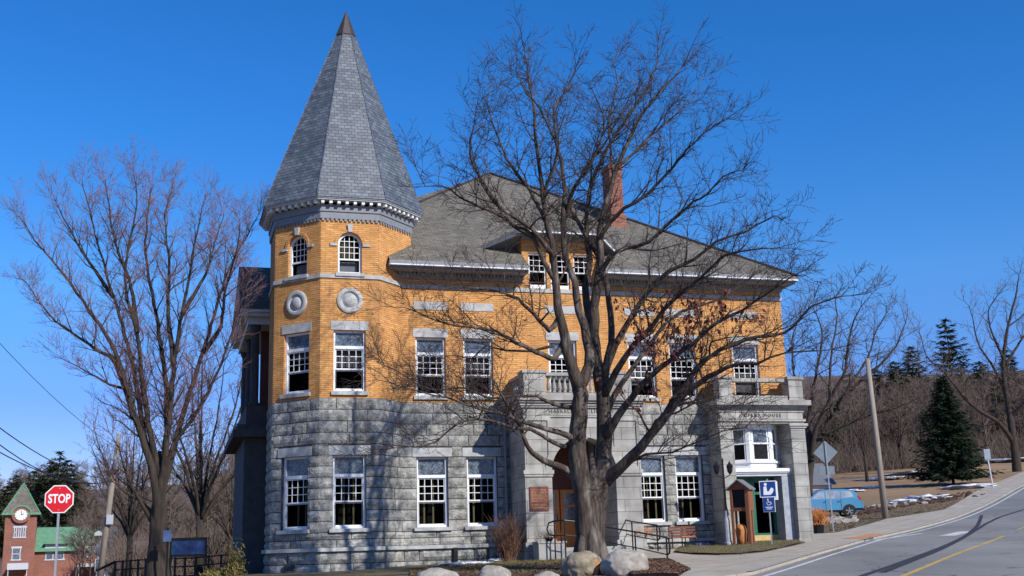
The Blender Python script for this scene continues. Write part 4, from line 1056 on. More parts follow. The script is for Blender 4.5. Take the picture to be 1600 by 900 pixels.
# conifers
def conifer(name,seed,ht,rad,loc,label,mat='needle',group=None,whorls=26,bare=.08,clump=14,drop=-.12,scale=1):
    rn=random.Random(seed);o=empty(name,loc,0,label,'tree',group);mb=MB();tb=MB()
    tb.tube([Vector((0,0,-.3)),Vector((0,0,ht*.97))],[ht*.016,.02],6);tb.build('trunk',M['bark2'],o)
    for k in range(whorls):
        f=k/(whorls-1);z=ht*(bare+(1-bare)*f)*.985;L0=rad*(((1-f)**.75*(.9+.1*math.sin(k*1.7))) if mat=='needle' else ((1-f)**.45*rn.uniform(.55,1.1)))+.15
        nb=max(4,int(11*(1-f)+4));a0=rn.uniform(0,6)
        for j in range(nb):
            a=a0+6.283*j/nb+rn.uniform(-.25,.25);L=L0*rn.uniform(.5,1.22);dz=drop*L
            n=max(3,int(clump*L/rad)+3)
            for i in range(n):
                t=(i+.6)/n;zz=z+dz*t*2+L*.25*t*t+rn.gauss(0,.06*scale);r_=L*t
                c=Vector((r_*math.cos(a),r_*math.sin(a),zz))
                for q in range(5):
                    s_=rn.uniform(.16,.34)*scale*(1.25-.5*t);aa=a+rn.choice((-1,1))*rn.uniform(.15,1.1);d=Vector((math.cos(aa),math.sin(aa),rn.uniform(-.5,.25)))*s_*1.6
                    u=d.cross(Vector((rn.gauss(0,.5),rn.gauss(0,.5),1))).normalized()*s_*.22
                    mb.add([c-u,c+u,c+d+u*.2,c+d-u*.2],[(0,1,2,3)])
    mb.build('crown',M[mat],o);return o
sp0=G(1490,757)
conifer('spruce_tree',61,165/1804*sp0.y*1.02,3.5*sp0.y/98,tuple(sp0),'dark green pointed spruce standing alone on the brown roadside field',whorls=34,clump=18,scale=1.2)
pines=[(1378,222,17,4,.45),(1408,226,18,4.5,.4),(1440,215,20,5,.4),(1500,205,24,5.5,.35),(1545,212,16,5,.35),(1590,190,17,5,.3),(1240,235,14,4,.3)]
GP='evergreens along the hill on the right'
labs=['small round-topped pine left of the gap in the hill line','narrow pine left of the spruce on the hill line','bushy pine just left of the spruce','tallest pine rising behind the dark spruce','pine on the hill between spruce and roadside tree','dark pine behind the trunk of the far right tree','pine on the hill hidden behind the library corner']
for i,(px,Y,ht,rd_,br) in enumerate(pines):
    p=at(px,700,Y);conifer('pine_tree',70+i,ht,rd_,(p.x,Y,H(p.x,Y)-.5),labs[i],'needle2' if i!=5 else 'needle',GP,whorls=16,bare=br,clump=9,drop=.02,scale=2.2)
pines2=[(1335,195,15,4),(1422,190,15,5),(1520,185,15,5),(1575,165,12,5),(1475,178,12,4),(1300,170,9,3),(1400,175,10,3.5),(1455,168,8,3),(1535,180,11,4),(1610,175,12,4)]
for i,((px,Y,ht,rd_),lb) in enumerate(zip(pines2,('tall pine in the woods above the parked car','broad pine left of the spruce top in the woods','broad pine right of the spruce top','low broad pine left of the roadside trunk','pine directly behind the spruce','small pine low in the woods right of the diamond sign','pine in the brown woods right of the wooden pole','short pine in the woods left of the spruce foot','pine in the woods right of the spruce','pine at the right border behind the roadside tree'))):
    p=at(px,700,Y);conifer('pine_tree',170+i,ht,rd_,(p.x,Y,H(p.x,Y)-.5),lb,'needle2',GP,whorls=14,bare=.1,clump=8,drop=.02,scale=1.8)
GL='evergreens behind the clock tower on the left'
lp=[(8,215,13,3.5,'pine behind the clock tower roof at the left edge'),(35,220,12,3,'low pine peeking past the clock tower spire'),(62,205,15,4,'pine left of the stop sign top'),(88,200,19,4.5,'tallest pine rising directly above the stop sign'),(112,208,15,4,'pine just right of the stop sign'),(140,215,11,4,'low dark pine left of the leaning utility pole'),(-15,210,12,4,'pine at the left border of the picture'),(50,230,15,5,'pine between the clock tower and the stop sign'),(75,225,17,5,'broad pine behind the stop sign'),(102,228,17,5,'broad pine right behind the stop sign post top'),(22,235,14,5,'rounded pine above the clock tower roof'),(128,225,13,5,'spreading pine halfway between stop sign and leaning pole')]
for i,(px,Y,ht,rd_,lb) in enumerate(lp):
    p=at(px,800,Y);conifer('pine_tree',90+i,ht,rd_,(p.x,Y,H(p.x,Y)-.5),lb,'needle2',GL,whorls=18,bare=.12,clump=11,drop=.0,scale=2.2)
# woods: one mass nobody could count
rn=random.Random(77);wb=MB()
def lowtree(mb,loc,ht,rn):
    loc=Vector(loc);lean=Vector((rn.gauss(0,.5),rn.gauss(0,.5),0))
    tr_=[loc+Vector((0,0,-.5)),loc+lean*.5+Vector((0,0,ht*.45)),loc+lean+Vector((0,0,ht*.95))]
    mb.tube(tr_,[.10,.07,.02],4,False)
    for k in range(rn.randint(13,18)):
        f=rn.uniform(.18,.92);p=tr_[0].lerp(tr_[2],f);a=rn.uniform(0,6.28);L=ht*.34*(1.15-f)*rn.uniform(.6,1.2)
        d=Vector((math.cos(a),math.sin(a),rn.uniform(.5,1.3))).normalized();e=p+d*L
        mb.tube([p,p+d*L*.5+Vector((0,0,-.1)),e],[.05,.035,.012],3,False)
        for j in range(7):
            t=rn.uniform(.25,1);q=p.lerp(e,t);dd=(d+Vector((rn.gauss(0,.6),rn.gauss(0,.6),rn.gauss(0,.4)+.2))).normalized();l=rn.uniform(.6,1.8)
            m_=q+dd*l*.5;mb.tube([q,q+dd*l],[.022,.010],3,False)
            for jj in range(2):
                d3=(dd+Vector((rn.gauss(0,.5),rn.gauss(0,.5),rn.gauss(0,.4)+.2))).normalized();mb.tube([m_,m_+d3*l*.55],[.014,.008],3,False)
n=0
while n<600:
    if n<270: px=rn.uniform(1215,1680);Y=rn.uniform(150,250);ht=rn.uniform(8,14)
    else: px=rn.uniform(120,440);Y=rn.uniform(110,230);ht=rn.uniform(8,14)
    if n>=410: px=rn.uniform(-60,140);Y=rn.uniform(230,300)
    if n>=430: px=rn.uniform(-20,450);Y=rn.uniform(300,420);ht=rn.uniform(7,11)
    p=at(px,700,Y);lowtree(wb,(p.x,Y,H(p.x,Y)),ht*(1 if Y>150 else .8),rn);n+=1
# brush at the wood's foot
for k in range(9500):
    if k<6000: px=rn.uniform(1215,1680);Y=rn.uniform(148,225)
    else: px=rn.uniform(185,440);Y=rn.uniform(95,165)
    p=at(px,700,Y);b=Vector((p.x,Y,H(p.x,Y)));
    for j in range(4):
        d=Vector((rn.gauss(0,.45),rn.gauss(0,.45),1)).normalized();L=rn.uniform(1.2,4.6);wb.tube([b,b+d*L],[.03,.01],3,False)
w_=wb.build('woods',M['twig3']);tag(w_,'far bare brown woods and brush on the slopes','woods',kind='stuff')
#=====OBJECTS=====
def billboard_frame(p,face_to=Vector((0,0,0)),rz=None):
    d=Vector(p)-face_to;return math.atan2(-d.x,d.y) if rz is None else rz
# ---- stop sign
p=at(86,900,32);zg=H(p.x,32)
st=empty('stop_sign',(p.x,32,zg),R(12),'red octagonal STOP sign on a galvanised post at the left corner','sign')
top=at(90,780,32).z-zg
mb=MB();n=8;rr=.40
def octo(r,y): return [(r*math.cos(R(22.5+45*k)),y,top+r*math.sin(R(22.5+45*k))) for k in range(8)]
mb.add(octo(.405,-.03)+octo(.405,-.015),[(7,6,5,4,3,2,1,0) if False else tuple(range(8)),tuple(range(15,7,-1))]+[(i,(i+1)%8,8+(i+1)%8,8+i) for i in range(8)]);mb.build('border_plate',M['signwhite'],st)
mb=MB();mb.add(octo(.375,-.036)+octo(.375,-.031),[tuple(range(8)),tuple(range(15,7,-1))]+[(i,(i+1)%8,8+(i+1)%8,8+i) for i in range(8)]);pl2=mb.build('red_face',M['red'],st)
t=text('STOP',.30,M['signwhite'],pl2,'lettering',.006,1.0,.008);t.location=(0,-.04,top);t.rotation_euler=(R(90),0,0);t.scale=(.80,1.12,1)
mb=MB();mb.bar((0,0,-.4),(0,0,top+.36),.06,.04)
for z in (top+.28,top-.28): mb.lathe((0,0,z),[(.001,0),(.001,.001)],4)
mb.build('post',M['galv'],st)
mb=MB()
for z in (top+.29,top-.29): mb.box(-.015,.015,-.045,-.036,z-.015,z+.015)
mb.build('bolt_heads',M['galv'],st)
# ---- library and accessibility sign
q=G(1207,857.5);q.z+=.1;bs=empty('information_sign',tuple(q),R(-12),'two small blue signs on one post, reading figure above wheelchair symbol','sign')
dd=q.y;zt=lambda py: at(1207,py,dd).z-q.z
mb=MB();mb.bar((0,0,-.3),(0,0,zt(748)),.05,.05);mb.build('post',M['galv'],bs)
za,zb=zt(776),zt(752)
mb=MB();mb.box(-.30,.30,-.045,-.03,za-.02,zb+.02);mb.box(-.22,.35,-.025,-.015,za-.12,zb);p1=mb.build('back_plate',M['signwhite'],bs)
mb=MB();mb.box(-.275,.275,-.05,-.046,za+.01,zb-.01);up_=mb.build('blue_panel',M['signblue'],bs)
zc=(za+zb)/2
mb=MB()
def disc(mb,cx,cz,r,y,n=14): mb.add([(cx+r*math.cos(6.283*k/n),y,cz+r*math.sin(6.283*k/n)) for k in range(n)]+[(cx+r*math.cos(6.283*k/n),y+.004,cz+r*math.sin(6.283*k/n)) for k in range(n)],[tuple(range(n)),tuple(range(2*n-1,n-1,-1))]+[(i,(i+1)%n,n+(i+1)%n,n+i) for i in range(n)])
disc(mb,-.08,zc+.17,.055,-.055)
poly=[(-.15,zc+.09),(-.05,zc+.10),(-.03,zc-.08),(.02,zc-.09),(.06,zc-.03),(.12,zc+.05),(.19,zc+.02),(.20,zc-.06),(.15,zc-.15),(.08,zc-.21),(-.17,zc-.21)]
mb.prism(poly,'y',-.055,-.051);mb.build('reader_symbol',M['signwhite'],up_)
zd,ze=zt(799),zt(777.5)
mb=MB();mb.box(-.2,.2,-.05,-.035,zd,ze);lo=mb.build('blue_panel',M['signblue'],bs)
mb=MB();mb.box(-.22,.22,-.034,-.03,zd-.02,ze+.0);mb.build('back_plate',M['signwhite'],bs)
mb=MB();zm=ze-.16;disc(mb,-.03,zm+.10,.025,-.055)
for k in range(10):
    a0=R(150+k*24);a1=R(150+(k+1)*24);mb.bar((.0+.075*math.cos(a0),-.053,zm-.03+.075*math.sin(a0)),(.0+.075*math.cos(a1),-.053,zm-.03+.075*math.sin(a1)),.016,.004,Vector((0,1,0)))
mb.bar((-.03,-.053,zm+.07),(-.02,-.053,zm),.025,.004,Vector((0,1,0)));mb.bar((-.02,-.053,zm),(.05,-.053,zm),.02,.004,Vector((0,1,0)));mb.bar((.05,-.053,zm),(.09,-.053,zm-.07),.02,.004,Vector((0,1,0)))
for z,w_2 in ((zd+.15,.13),(zd+.09,.09)): mb.box(-w_2,w_2,-.054,-.051,z-.012,z+.012)
mb.build('wheelchair_symbol',M['signwhite'],lo)
# ---- little wooden book kiosk
q=grd(at(1163,850,44.4).x,44.4,.1);q.z=at(1163,850,44.4).z;ki=empty('book_kiosk',tuple(q),R(-32),'tall reddish wooden display kiosk with shingled gable roof and glazed front in the lawn island','kiosk')
K=44.4/1804;Z=lambda py:(850-py)*K*1.03
mb=MB();mb.box(-.36,-.27,-.22,-.13,-.1,Z(770));mb.build('leg',M['kiosk'],ki)
mb=MB();mb.box(.24,.38,-.24,-.05,-.1,Z(770));mb.build('leg',M['kiosk'],ki)
mb=MB();mb.box(-.34,-.27,.13,.2,-.1,Z(800));mb.build('leg',M['kiosk'],ki)
mb=MB();mb.box(.27,.36,.1,.2,-.1,Z(800));mb.build('leg',M['kiosk'],ki)
mb=MB();mb.box(-.38,-.33,-.18,.25,Z(800),Z(770));mb.box(.30,.385,-.16,.25,Z(800),Z(768));mb.box(-.33,.30,.2,.25,Z(800),Z(765));mb.box(-.38,.385,-.2,.27,Z(802),Z(800));mb.box(-.33,.3,-.18,.2,Z(771),Z(769))
mb.box(-.33,.24,-.19,-.15,Z(800),Z(797));mb.box(-.33,-.28,-.19,-.15,Z(797),Z(771))
mb.prism([(-.36,Z(769)),(.36,Z(769)),(0,Z(758))],'y',-.2,-.14);mb.build('cabinet',M['kiosk'],ki)
mb=MB();mb.box(-.28,.24,-.17,-.165,Z(797),Z(771));mb.build('glass_door',M['glass'],ki)
mb=MB();mb.box(-.26,.2,-.14,-.12,Z(797),Z(772));mb.build('poster_board',M['siding'],ki)
mb=MB();
for sg in (-1,1):
    a=(0,Z(755.5));b=(sg*.47,Z(769.5));mb.add([(a[0],-.32,a[1]),(b[0],-.32,b[1]),(b[0],.35,b[1]),(a[0],.35,a[1]),(a[0],-.32,a[1]-.05),(b[0],-.32,b[1]-.05),(b[0],.35,b[1]-.05),(a[0],.35,a[1]-.05)],[(0,1,2,3),(7,6,5,4),(0,4,5,1),(1,5,6,2),(2,6,7,3),(3,7,4,0)])
mb.build('gable_roof',M['greyroof'],ki)
q2=grd(q.x-.02,44.75,.12);bx=MB();bx.lathe((0,0,0),[(.17,0),(.19,.25),(.22,.55),(.16,.7),(.05,.78)],10);o=bx.build('plant_pot',M['orangeplant'],smooth=True);o.location=q2;tag(o,'orange-tan rounded garden pot standing behind the kiosk legs','plant pot')
# ---- lamp post
YL=44.6;q=at(1138,851,YL);lp_=empty('street_lamp',tuple(q),YB,'black cast iron lamp post with two small lanterns beside the side portico','lamp')
K=YL/1804*1.02;hz=lambda py:(851-py)*K
mb=MB();mb.lathe((0,0,-.2),[(.16,0),(.16,.25),(.12,.3),(.11,hz(812)+.1),(.07,hz(810)+.2),(.045,hz(800)+.2)],10);mb.build('base',M['bluegrey'],lp_)
mb=MB();mb.lathe((0,0,0),[(.05,hz(812)),(.04,hz(760)),(.03,hz(728)),(.045,hz(727)),(.01,hz(722))],8);mb.tube([(-.28,0,hz(747)),(-.2,0,hz(750)),(0,0,hz(753)),(.2,0,hz(750)),(.28,0,hz(747))],.018,6);mb.build('post',M['black'],lp_)
for sx in (-.28,.28):
    mb=MB();c=(sx,0,hz(747));mb.lathe(c,[(.03,0),(.1,.1),(.13,.3),(.05,.4),(.015,.5)],8);mb.lathe(c,[(.15,.3),(.05,.42)],8);mb.build('lantern',M['black'],lp_)
# ---- bench
q=G(1069,861,.1);be=empty('park_bench',tuple(q),R(6),'brown slatted wooden bench with iron ends in front of the right ground floor window','bench')
def barset(name,L,mat,parent):
    mb=MB()
    for b in L: mb.box(*b)
    return mb.build(name,M[mat],parent)
barset('backrest',[(-.52,.52,.18,.21,.42+k*.105,.50+k*.105) for k in range(4)],'benchwood',be)
barset('seat',[(-.52,.52,-.28+k*.1,-.2+k*.1,.38,.405) for k in range(5)],'benchwood',be)
for sx in (-.5,.5,0):
    mb=MB();mb.tube([(sx,.23,.86),(sx,.2,.42),(sx,.24,0)],.022,6);mb.tube([(sx,.2,.38),(sx,-.3,.38),(sx,-.3,0)],.022,6)
    if sx: mb.tube([(sx,.22,.62),(sx,-.1,.64),(sx,-.3,.58),(sx,-.3,.38)],.02,6)
    mb.build('bench_end' if sx else 'centre_support',M['black'],be)
mb=MB();mb.box(-.1,.42,-.26,.12,.408,.44);o=mb.build('seat_cover',M['orangeplant']);o.location=q;tag(o,'faded orange cloth lying on the bench seat','cloth')
# ---- snow patches and rocks
def lump(name,loc,sx,sy,sz,seed,mat,label,cat,group=None,sub=3,rough=.35,freq=1.2,sink=.3,rz=0):
    import bmesh
    bm=bmesh.new();bmesh.ops.create_icosphere(bm,subdivisions=sub,radius=1)
    for v in bm.verts:
        n_=v.co.normalized();k=1+rough*noise.noise(n_*freq+Vector((seed,seed*.7,0)))+rough*.35*noise.noise(n_*freq*3+Vector((seed,0,5)))+rough*.15*noise.noise(n_*freq*8+Vector((seed,0,5)))
        v.co=Vector((n_.x*sx*k,n_.y*sy*k,max(n_.z*k,-.9)*sz))
    me=bpy.data.meshes.new(name);bm.to_mesh(me);bm.free();me.materials.append(M[mat]);me.shade_smooth()
    o=bpy.data.objects.new(name,me);col.objects.link(o);o.location=(loc[0],loc[1],loc[2]+sz*(1-sink)*.5);o.rotation_euler=(0,0,rz);return tag(o,label,cat,group)
GB='boulders along the lawn edge'
def boulder(x0,x1,ytop,Y,seed,mat,label,dy=.5,sub=5):
    a=at(x0,ytop,Y);b=at(x1,ytop,Y);w_=(b.x-a.x)/2;cx=(a.x+b.x)/2;zt_=at((x0+x1)/2,ytop,Y).z;zg=H(cx,Y)-.15;hh=(zt_-zg)
    o=lump('boulder',(cx,Y,0),w_,w_*dy*1.4,hh*.56,seed,mat,label,'boulder',GB,sub,.22,.9);o.location.z=zt_-hh*.56*.98;return o
boulder(937,1013,857,29.5,3,'boulder','large pale rounded boulder furthest right in front of the walk',.6)
bb=boulder(879,942,863,30,9.2,'boulder2','tan boulder with an orange stain at the foot of the maple',.6)
mb=MB()
boulder(745,799,884,28.5,14,'boulder','small round tan boulder between the white one and the stained one',.6)
boulder(650,718,887,28,17,'boulder','flat pale boulder with snow on it furthest left',.6)
boulder(822,878,893,28,23,'boulder','low dark flat boulder just left of the orange stained one',.6)
o=lump('lichen_stain',(0,0,0),.10,.03,.20,5,'rust',None,None,None,3,.5,1.5);o.parent=bb;o.location=(.27,-.33,.02);del o
def snow(px0,px1,py,Y,dpt,hh,seed,label):
    a=at(px0,py,Y);b=at(px1,py,Y);cx=(a.x+b.x)/2;o=lump('snow_patch',(cx,Y,H(cx,Y)+.03),(b.x-a.x)/2,dpt,hh*.7,seed,'snow',label,'snow','patches of old snow',4,.55,1.7,.8)
    return o
snow(650,705,889,30.2,.5,.12,2,'thin snow on the leftmost boulder');
for i,(a_,b_,y_,Y_,d_,h_,l_) in enumerate([(690,765,878,41.2,.55,.10,'long thin strip of snow along the foot of the granite wall'),(762,800,872,42.6,.35,.12,'small heap of snow beside the red-brown shrub'),(1098,1136,853,44.9,.4,.14,'snow between the bench and the lamp post'),(1030,1046,858,44.8,.3,.1,'tiny snow patch left of the bench')]): snow(a_,b_,y_,Y_,d_,h_,10+i,l_)
q=G(1097,859,.1);lump('tarpaulin_bundle',q,.30,.2,.13,6,'bluebag','crumpled dark blue bundle on the grass right of the bench','bag',None,3,.4,2,.3)
# field snow and rubble on the right
def gsnow(x0,x1,y,dep,hh,seed,label):
    c=G((x0+x1)/2,y);w_=(x1-x0)/2/1804*c.y;return lump('snow_patch',(c.x,c.y,c.z),w_,dep,hh*.55,seed,'snow',label,'snow','patches of old snow',4,.6,2.2,.75,R(15))
gsnow(1420,1475,779,1.8,.35,31,'wide dirty snow patch right of the utility pole')
gsnow(1385,1430,785,1.2,.3,32,'broken snow patch just right of the utility pole base')
gsnow(1480,1550,762,2.4,.4,33,'long snow bank at the foot of the spruce')
gsnow(1310,1345,768,1.5,.25,34,'narrow snow strip above the parked car')
gsnow(1350,1375,762,1.5,.25,35,'snow strip left of the utility pole on the field')
gsnow(1385,1452,741,5,.3,36,'thin long snow streak high on the brown field')
gsnow(1345,1390,750,4,.3,37,'short snow streak high on the field beside the pole')
gsnow(1525,1600,722,6,.4,38,'long snow streak on the field behind the far right tree')
rn=random.Random(8);mb=MB()
def rubble(name,pts,n,smin,smax,mat,label,spread=14,seed=1):
    import bmesh
    rn=random.Random(seed);bm=bmesh.new()
    for k in range(n):
        f=rn.random()*(len(pts)-1);i=int(f);px=pts[i][0]+(pts[i+1][0]-pts[i][0])*(f-i);py=pts[i][1]+(pts[i+1][1]-pts[i][1])*(f-i)+rn.uniform(-1,1)*spread*.3
        q=G(px,py);s_=rn.uniform(smin,smax)
        r=bmesh.ops.create_icosphere(bm,subdivisions=1,radius=s_)
        for v in r['verts']: v.co=Vector((v.co.x*rn.uniform(.8,1.3),v.co.y,v.co.z*.7))*rn.uniform(.8,1.15)+q
    me=bpy.data.meshes.new(name);bm.to_mesh(me);bm.free();me.materials.append(M[mat]);o=bpy.data.objects.new(name,me);col.objects.link(o);return tag(o,label,'rubble',kind='stuff')
rubble('stone_rubble',[(1278,812),(1300,814),(1335,812)],70,.12,.32,'boulder','loose stones heaped in front of the parked car',14,1)
rubble('stone_rubble',[(1345,800),(1375,795),(1420,786),(1470,780),(1550,770)],260,.08,.28,'mulch','dirty clods and stones along the roadside bank',18,2)
rubble('stone_rubble',[(1350,797),(1400,790),(1450,782)],60,.1,.3,'boulder','pale stones on the roadside bank',14,3)
# ---- handrails
def rail(name,posts,label,loop=True):
    """posts: list of (px, ytop, Y)"""
    P=[at(x,y,Y) for x,y,Y in posts];o=empty(name,tuple(P[0]-Vector((0,0,1))),0,label,'handrail','black handrails of the entrance ramp');b=Vector(o.location)
    mb=MB();mb.tube([p-b for p in P],.028,8)
    e=P[-1];d=(P[-1]-P[-2]);d.z=0;d.normalize();c=e-b
    mb.tube([c,c+d*.22+Vector((0,0,-.06)),c+d*.30+Vector((0,0,-.26)),c+d*.22+Vector((0,0,-.46)),c+Vector((0,0,-.5))],.028,8);mb.build('top_rail',M['black'],o)
    mb=MB();mb.tube([p-b-Vector((0,0,.5)) for p in P],.02,6);mb.build('middle_rail',M['black'],o)
    for p in P: 
        mb=MB();mb.tube([p-b,(p.x-b.x,p.y-b.y,-.25)],.026,8);mb.build('post',M['black'],o)
rail('handrail',[(940,823,41.5),(992,831,38.2),(1041,839.5,35)],'near black tubular handrail running down from the maple to the walk')
rail('handrail',[(966,809,44),(987,815,42.6),(1026,820.5,40)],'far black tubular handrail nearer the library wall')
rail('handrail',[(900,815,40.9),(882,813,40.8),(866,814,41)],'short black handrail beside the orange entrance door')
# ---- planters and shrub
q=at(858,845,41.7);pb=empty('stone_planter',(q.x,q.y,H(q.x,q.y)),YB,'square pale concrete block with a dry plant on top left of the entrance steps','planter')
mb=MB();zt_=at(858,846,41.7).z-H(q.x,q.y);mb.box(-.5,.5,-.35,.35,-.3,zt_-.06);mb.box(-.53,.53,-.38,.38,zt_-.06,zt_);mb.build('block',M['concrete'],pb)
def stems(name,mat,parent,n,ht,spread,seed,r=.006,base=(0,0,0),curl=.3):
    rn=random.Random(seed);mb=MB();b=Vector(base)
    for k in range(n):
        a=rn.uniform(0,6.28);d=Vector((math.cos(a)*spread*rn.random(),math.sin(a)*spread*rn.random(),1)).normalized();L=ht*rn.uniform(.5,1);p=b+Vector((rn.gauss(0,.12),rn.gauss(0,.12),0))*spread*2;pts=[p]
        for j in range(4):
            d=(d+Vector((rn.gauss(0,curl*.5),rn.gauss(0,curl*.5),-.02))).normalized();p=p+d*L/4;pts.append(p)
            if rn.random()<.6:
                d2=(d+Vector((rn.gauss(0,.5),rn.gauss(0,.5),.1))).normalized();mb.tube([p,p+d2*L*.3],[r*.7,r*.4],3,False)
        mb.tube(pts,[r,r,r*.9,r*.7,r*.5],3,False)
    return mb.build(name,M[mat],parent)
mb=MB();mb.lathe((0,0,zt_),[(.10,0),(.17,.12),(.19,.14)],12);mb.build('pot',M['black'],pb)
stems('dry_plant','shrub',pb,60,.32,.9,3,.006,(0,0,zt_+.1))
q=at(795,872,42.3);sh=empty('shrub',(q.x,q.y,H(q.x,q.y)),0,'leafless red-brown shrub growing against the shaded wall left of the portico','shrub')
stems('stems','shrub',sh,230,1.55,.42,4,.008)
q=at(862,855,43);
q=at(1001,822,43.6);pt2=empty('flower_pot',(q.x,q.y,at(1001,832,43.6).z-.35),0,'small planter of dry flowers on a stand behind the far handrail','planter')
mb=MB();mb.lathe((0,0,.1),[(.16,0),(.25,.18),(.27,.2)],12);mb.lathe((0,0,-.35),[(.05,0),(.04,.45)],8);mb.build('pot',M['darkstone'],pt2);stems('dry_plant','orangeplant',pt2,70,.3,.9,9,.007,(0,0,.28))
q=G(1277,834,.1);fp=empty('flower_pot',(q.x,q.y,q.z),0,'dark tub of dried orange plants at the foot of the right portico pier','planter')
mb=MB();mb.lathe((0,0,-.1),[(.3,0),(.36,.42),(.33,.44)],14);mb.build('tub',M['black'],fp);stems('orange_plants','orangeplant',fp,420,.75,.8,12,.012,(0,0,.3))
# ---- utility pole on the right, street signs
def pole_px(name,px0,py0,px1,py1,Y,r,label,cat='pole'):
    a=at(px1,py1,Y);zb=H(a.x,Y);b=at(px0,py0,Y);o=empty(name,(a.x,Y,zb),0,label,cat);mb=MB();base=Vector((a.x,Y,zb))
    mb.tube([Vector((0,0,-.5)),(b-base)*.5,b-base],[r*1.15,r,r*.8],10);mb.build('shaft',M['wood'],o,smooth=True);return o,base,b
q=G(1384,810);rp,_,_=pole_px('utility_pole',1355,560,1384,811,q.y,.17,'weathered grey wooden pole leaning slightly left on the roadside')
q=G(1303,833);ds=empty('street_sign',tuple(q),R(-10),'grey back of a diamond road sign with small plate under it, on thin post','sign')
b=at(1289,690,q.y)-q;mb=MB();mb.bar((0,0,-.4),b,.06,.04);mb.build('post',M['galv'],ds)
c_=at(1290,707,q.y)-q;mb=MB();s_=.56;mb.prism([(c_.x-s_,c_.z),(c_.x,c_.z-s_),(c_.x+s_,c_.z),(c_.x,c_.z+s_)],'y',.03,.04);mb.build('diamond_plate',M['signback'],ds)
c_=at(1292,735,q.y)-q;mb=MB();mb.box(c_.x-.33,c_.x+.36,.03,.04,c_.z-.2,c_.z+.2);mb.build('lower_plate',M['signback'],ds)
q=G(1553,765);s2=empty('street_sign',tuple(q),R(5),'small far road sign on a thin post by the spruce','sign')
mb=MB();b=at(1541,705,q.y)-q;mb.bar((0,0,-.4),b,.1,.08);mb.build('post',M['galv'],s2);mb=MB();c_=at(1542,710,q.y)-q;mb.box(c_.x-.25,c_.x+.25,-.06,-.04,c_.z-.4,c_.z+.4);mb.build('plate',M['signback'],s2)
# ---- parked car
q=G(1332,806);ca=empty('parked_car',(q.x-1.55,q.y+.6,q.z-.05),R(-6),'light blue parked SUV seen from its side behind the portico pier','car')
W2=.9
prof=[(-2.25,.35),(-2.2,.75),(-1.95,.95),(-1.05,1.05),(-.35,1.58),(.2,1.68),(1.2,1.66),(1.75,1.52),(2.08,1.08),(2.2,.95),(2.25,.5),(2.1,.33)]
def carbody():
    mb=MB();n=len(prof);secs=[(-W2,.0),(-W2+.05,.03),(W2-.05,.03),(W2,.0)]
    def sec(y,ins):
        out=[]
        for x,z in prof:
            k=1-.0*ins;t=max(0,(z-1.0))*.32
            yy=y-math.copysign(t,y);out.append((x*(1 if ins else .985),yy,z+ (ins if z>1 else 0)))
        return out
    vs=[];
    for y,ins in secs: vs+=sec(y,ins)
    fs=[tuple(range(n)),tuple(range(4*n-1,3*n-1,-1))]
    for k in range(3):
        for i in range(n): j=(i+1)%n;fs.append((k*n+j,k*n+i,(k+1)*n+i,(k+1)*n+j))
    mb.add(vs,fs);return mb
cb=carbody().build('body',M['carpaint'],ca)
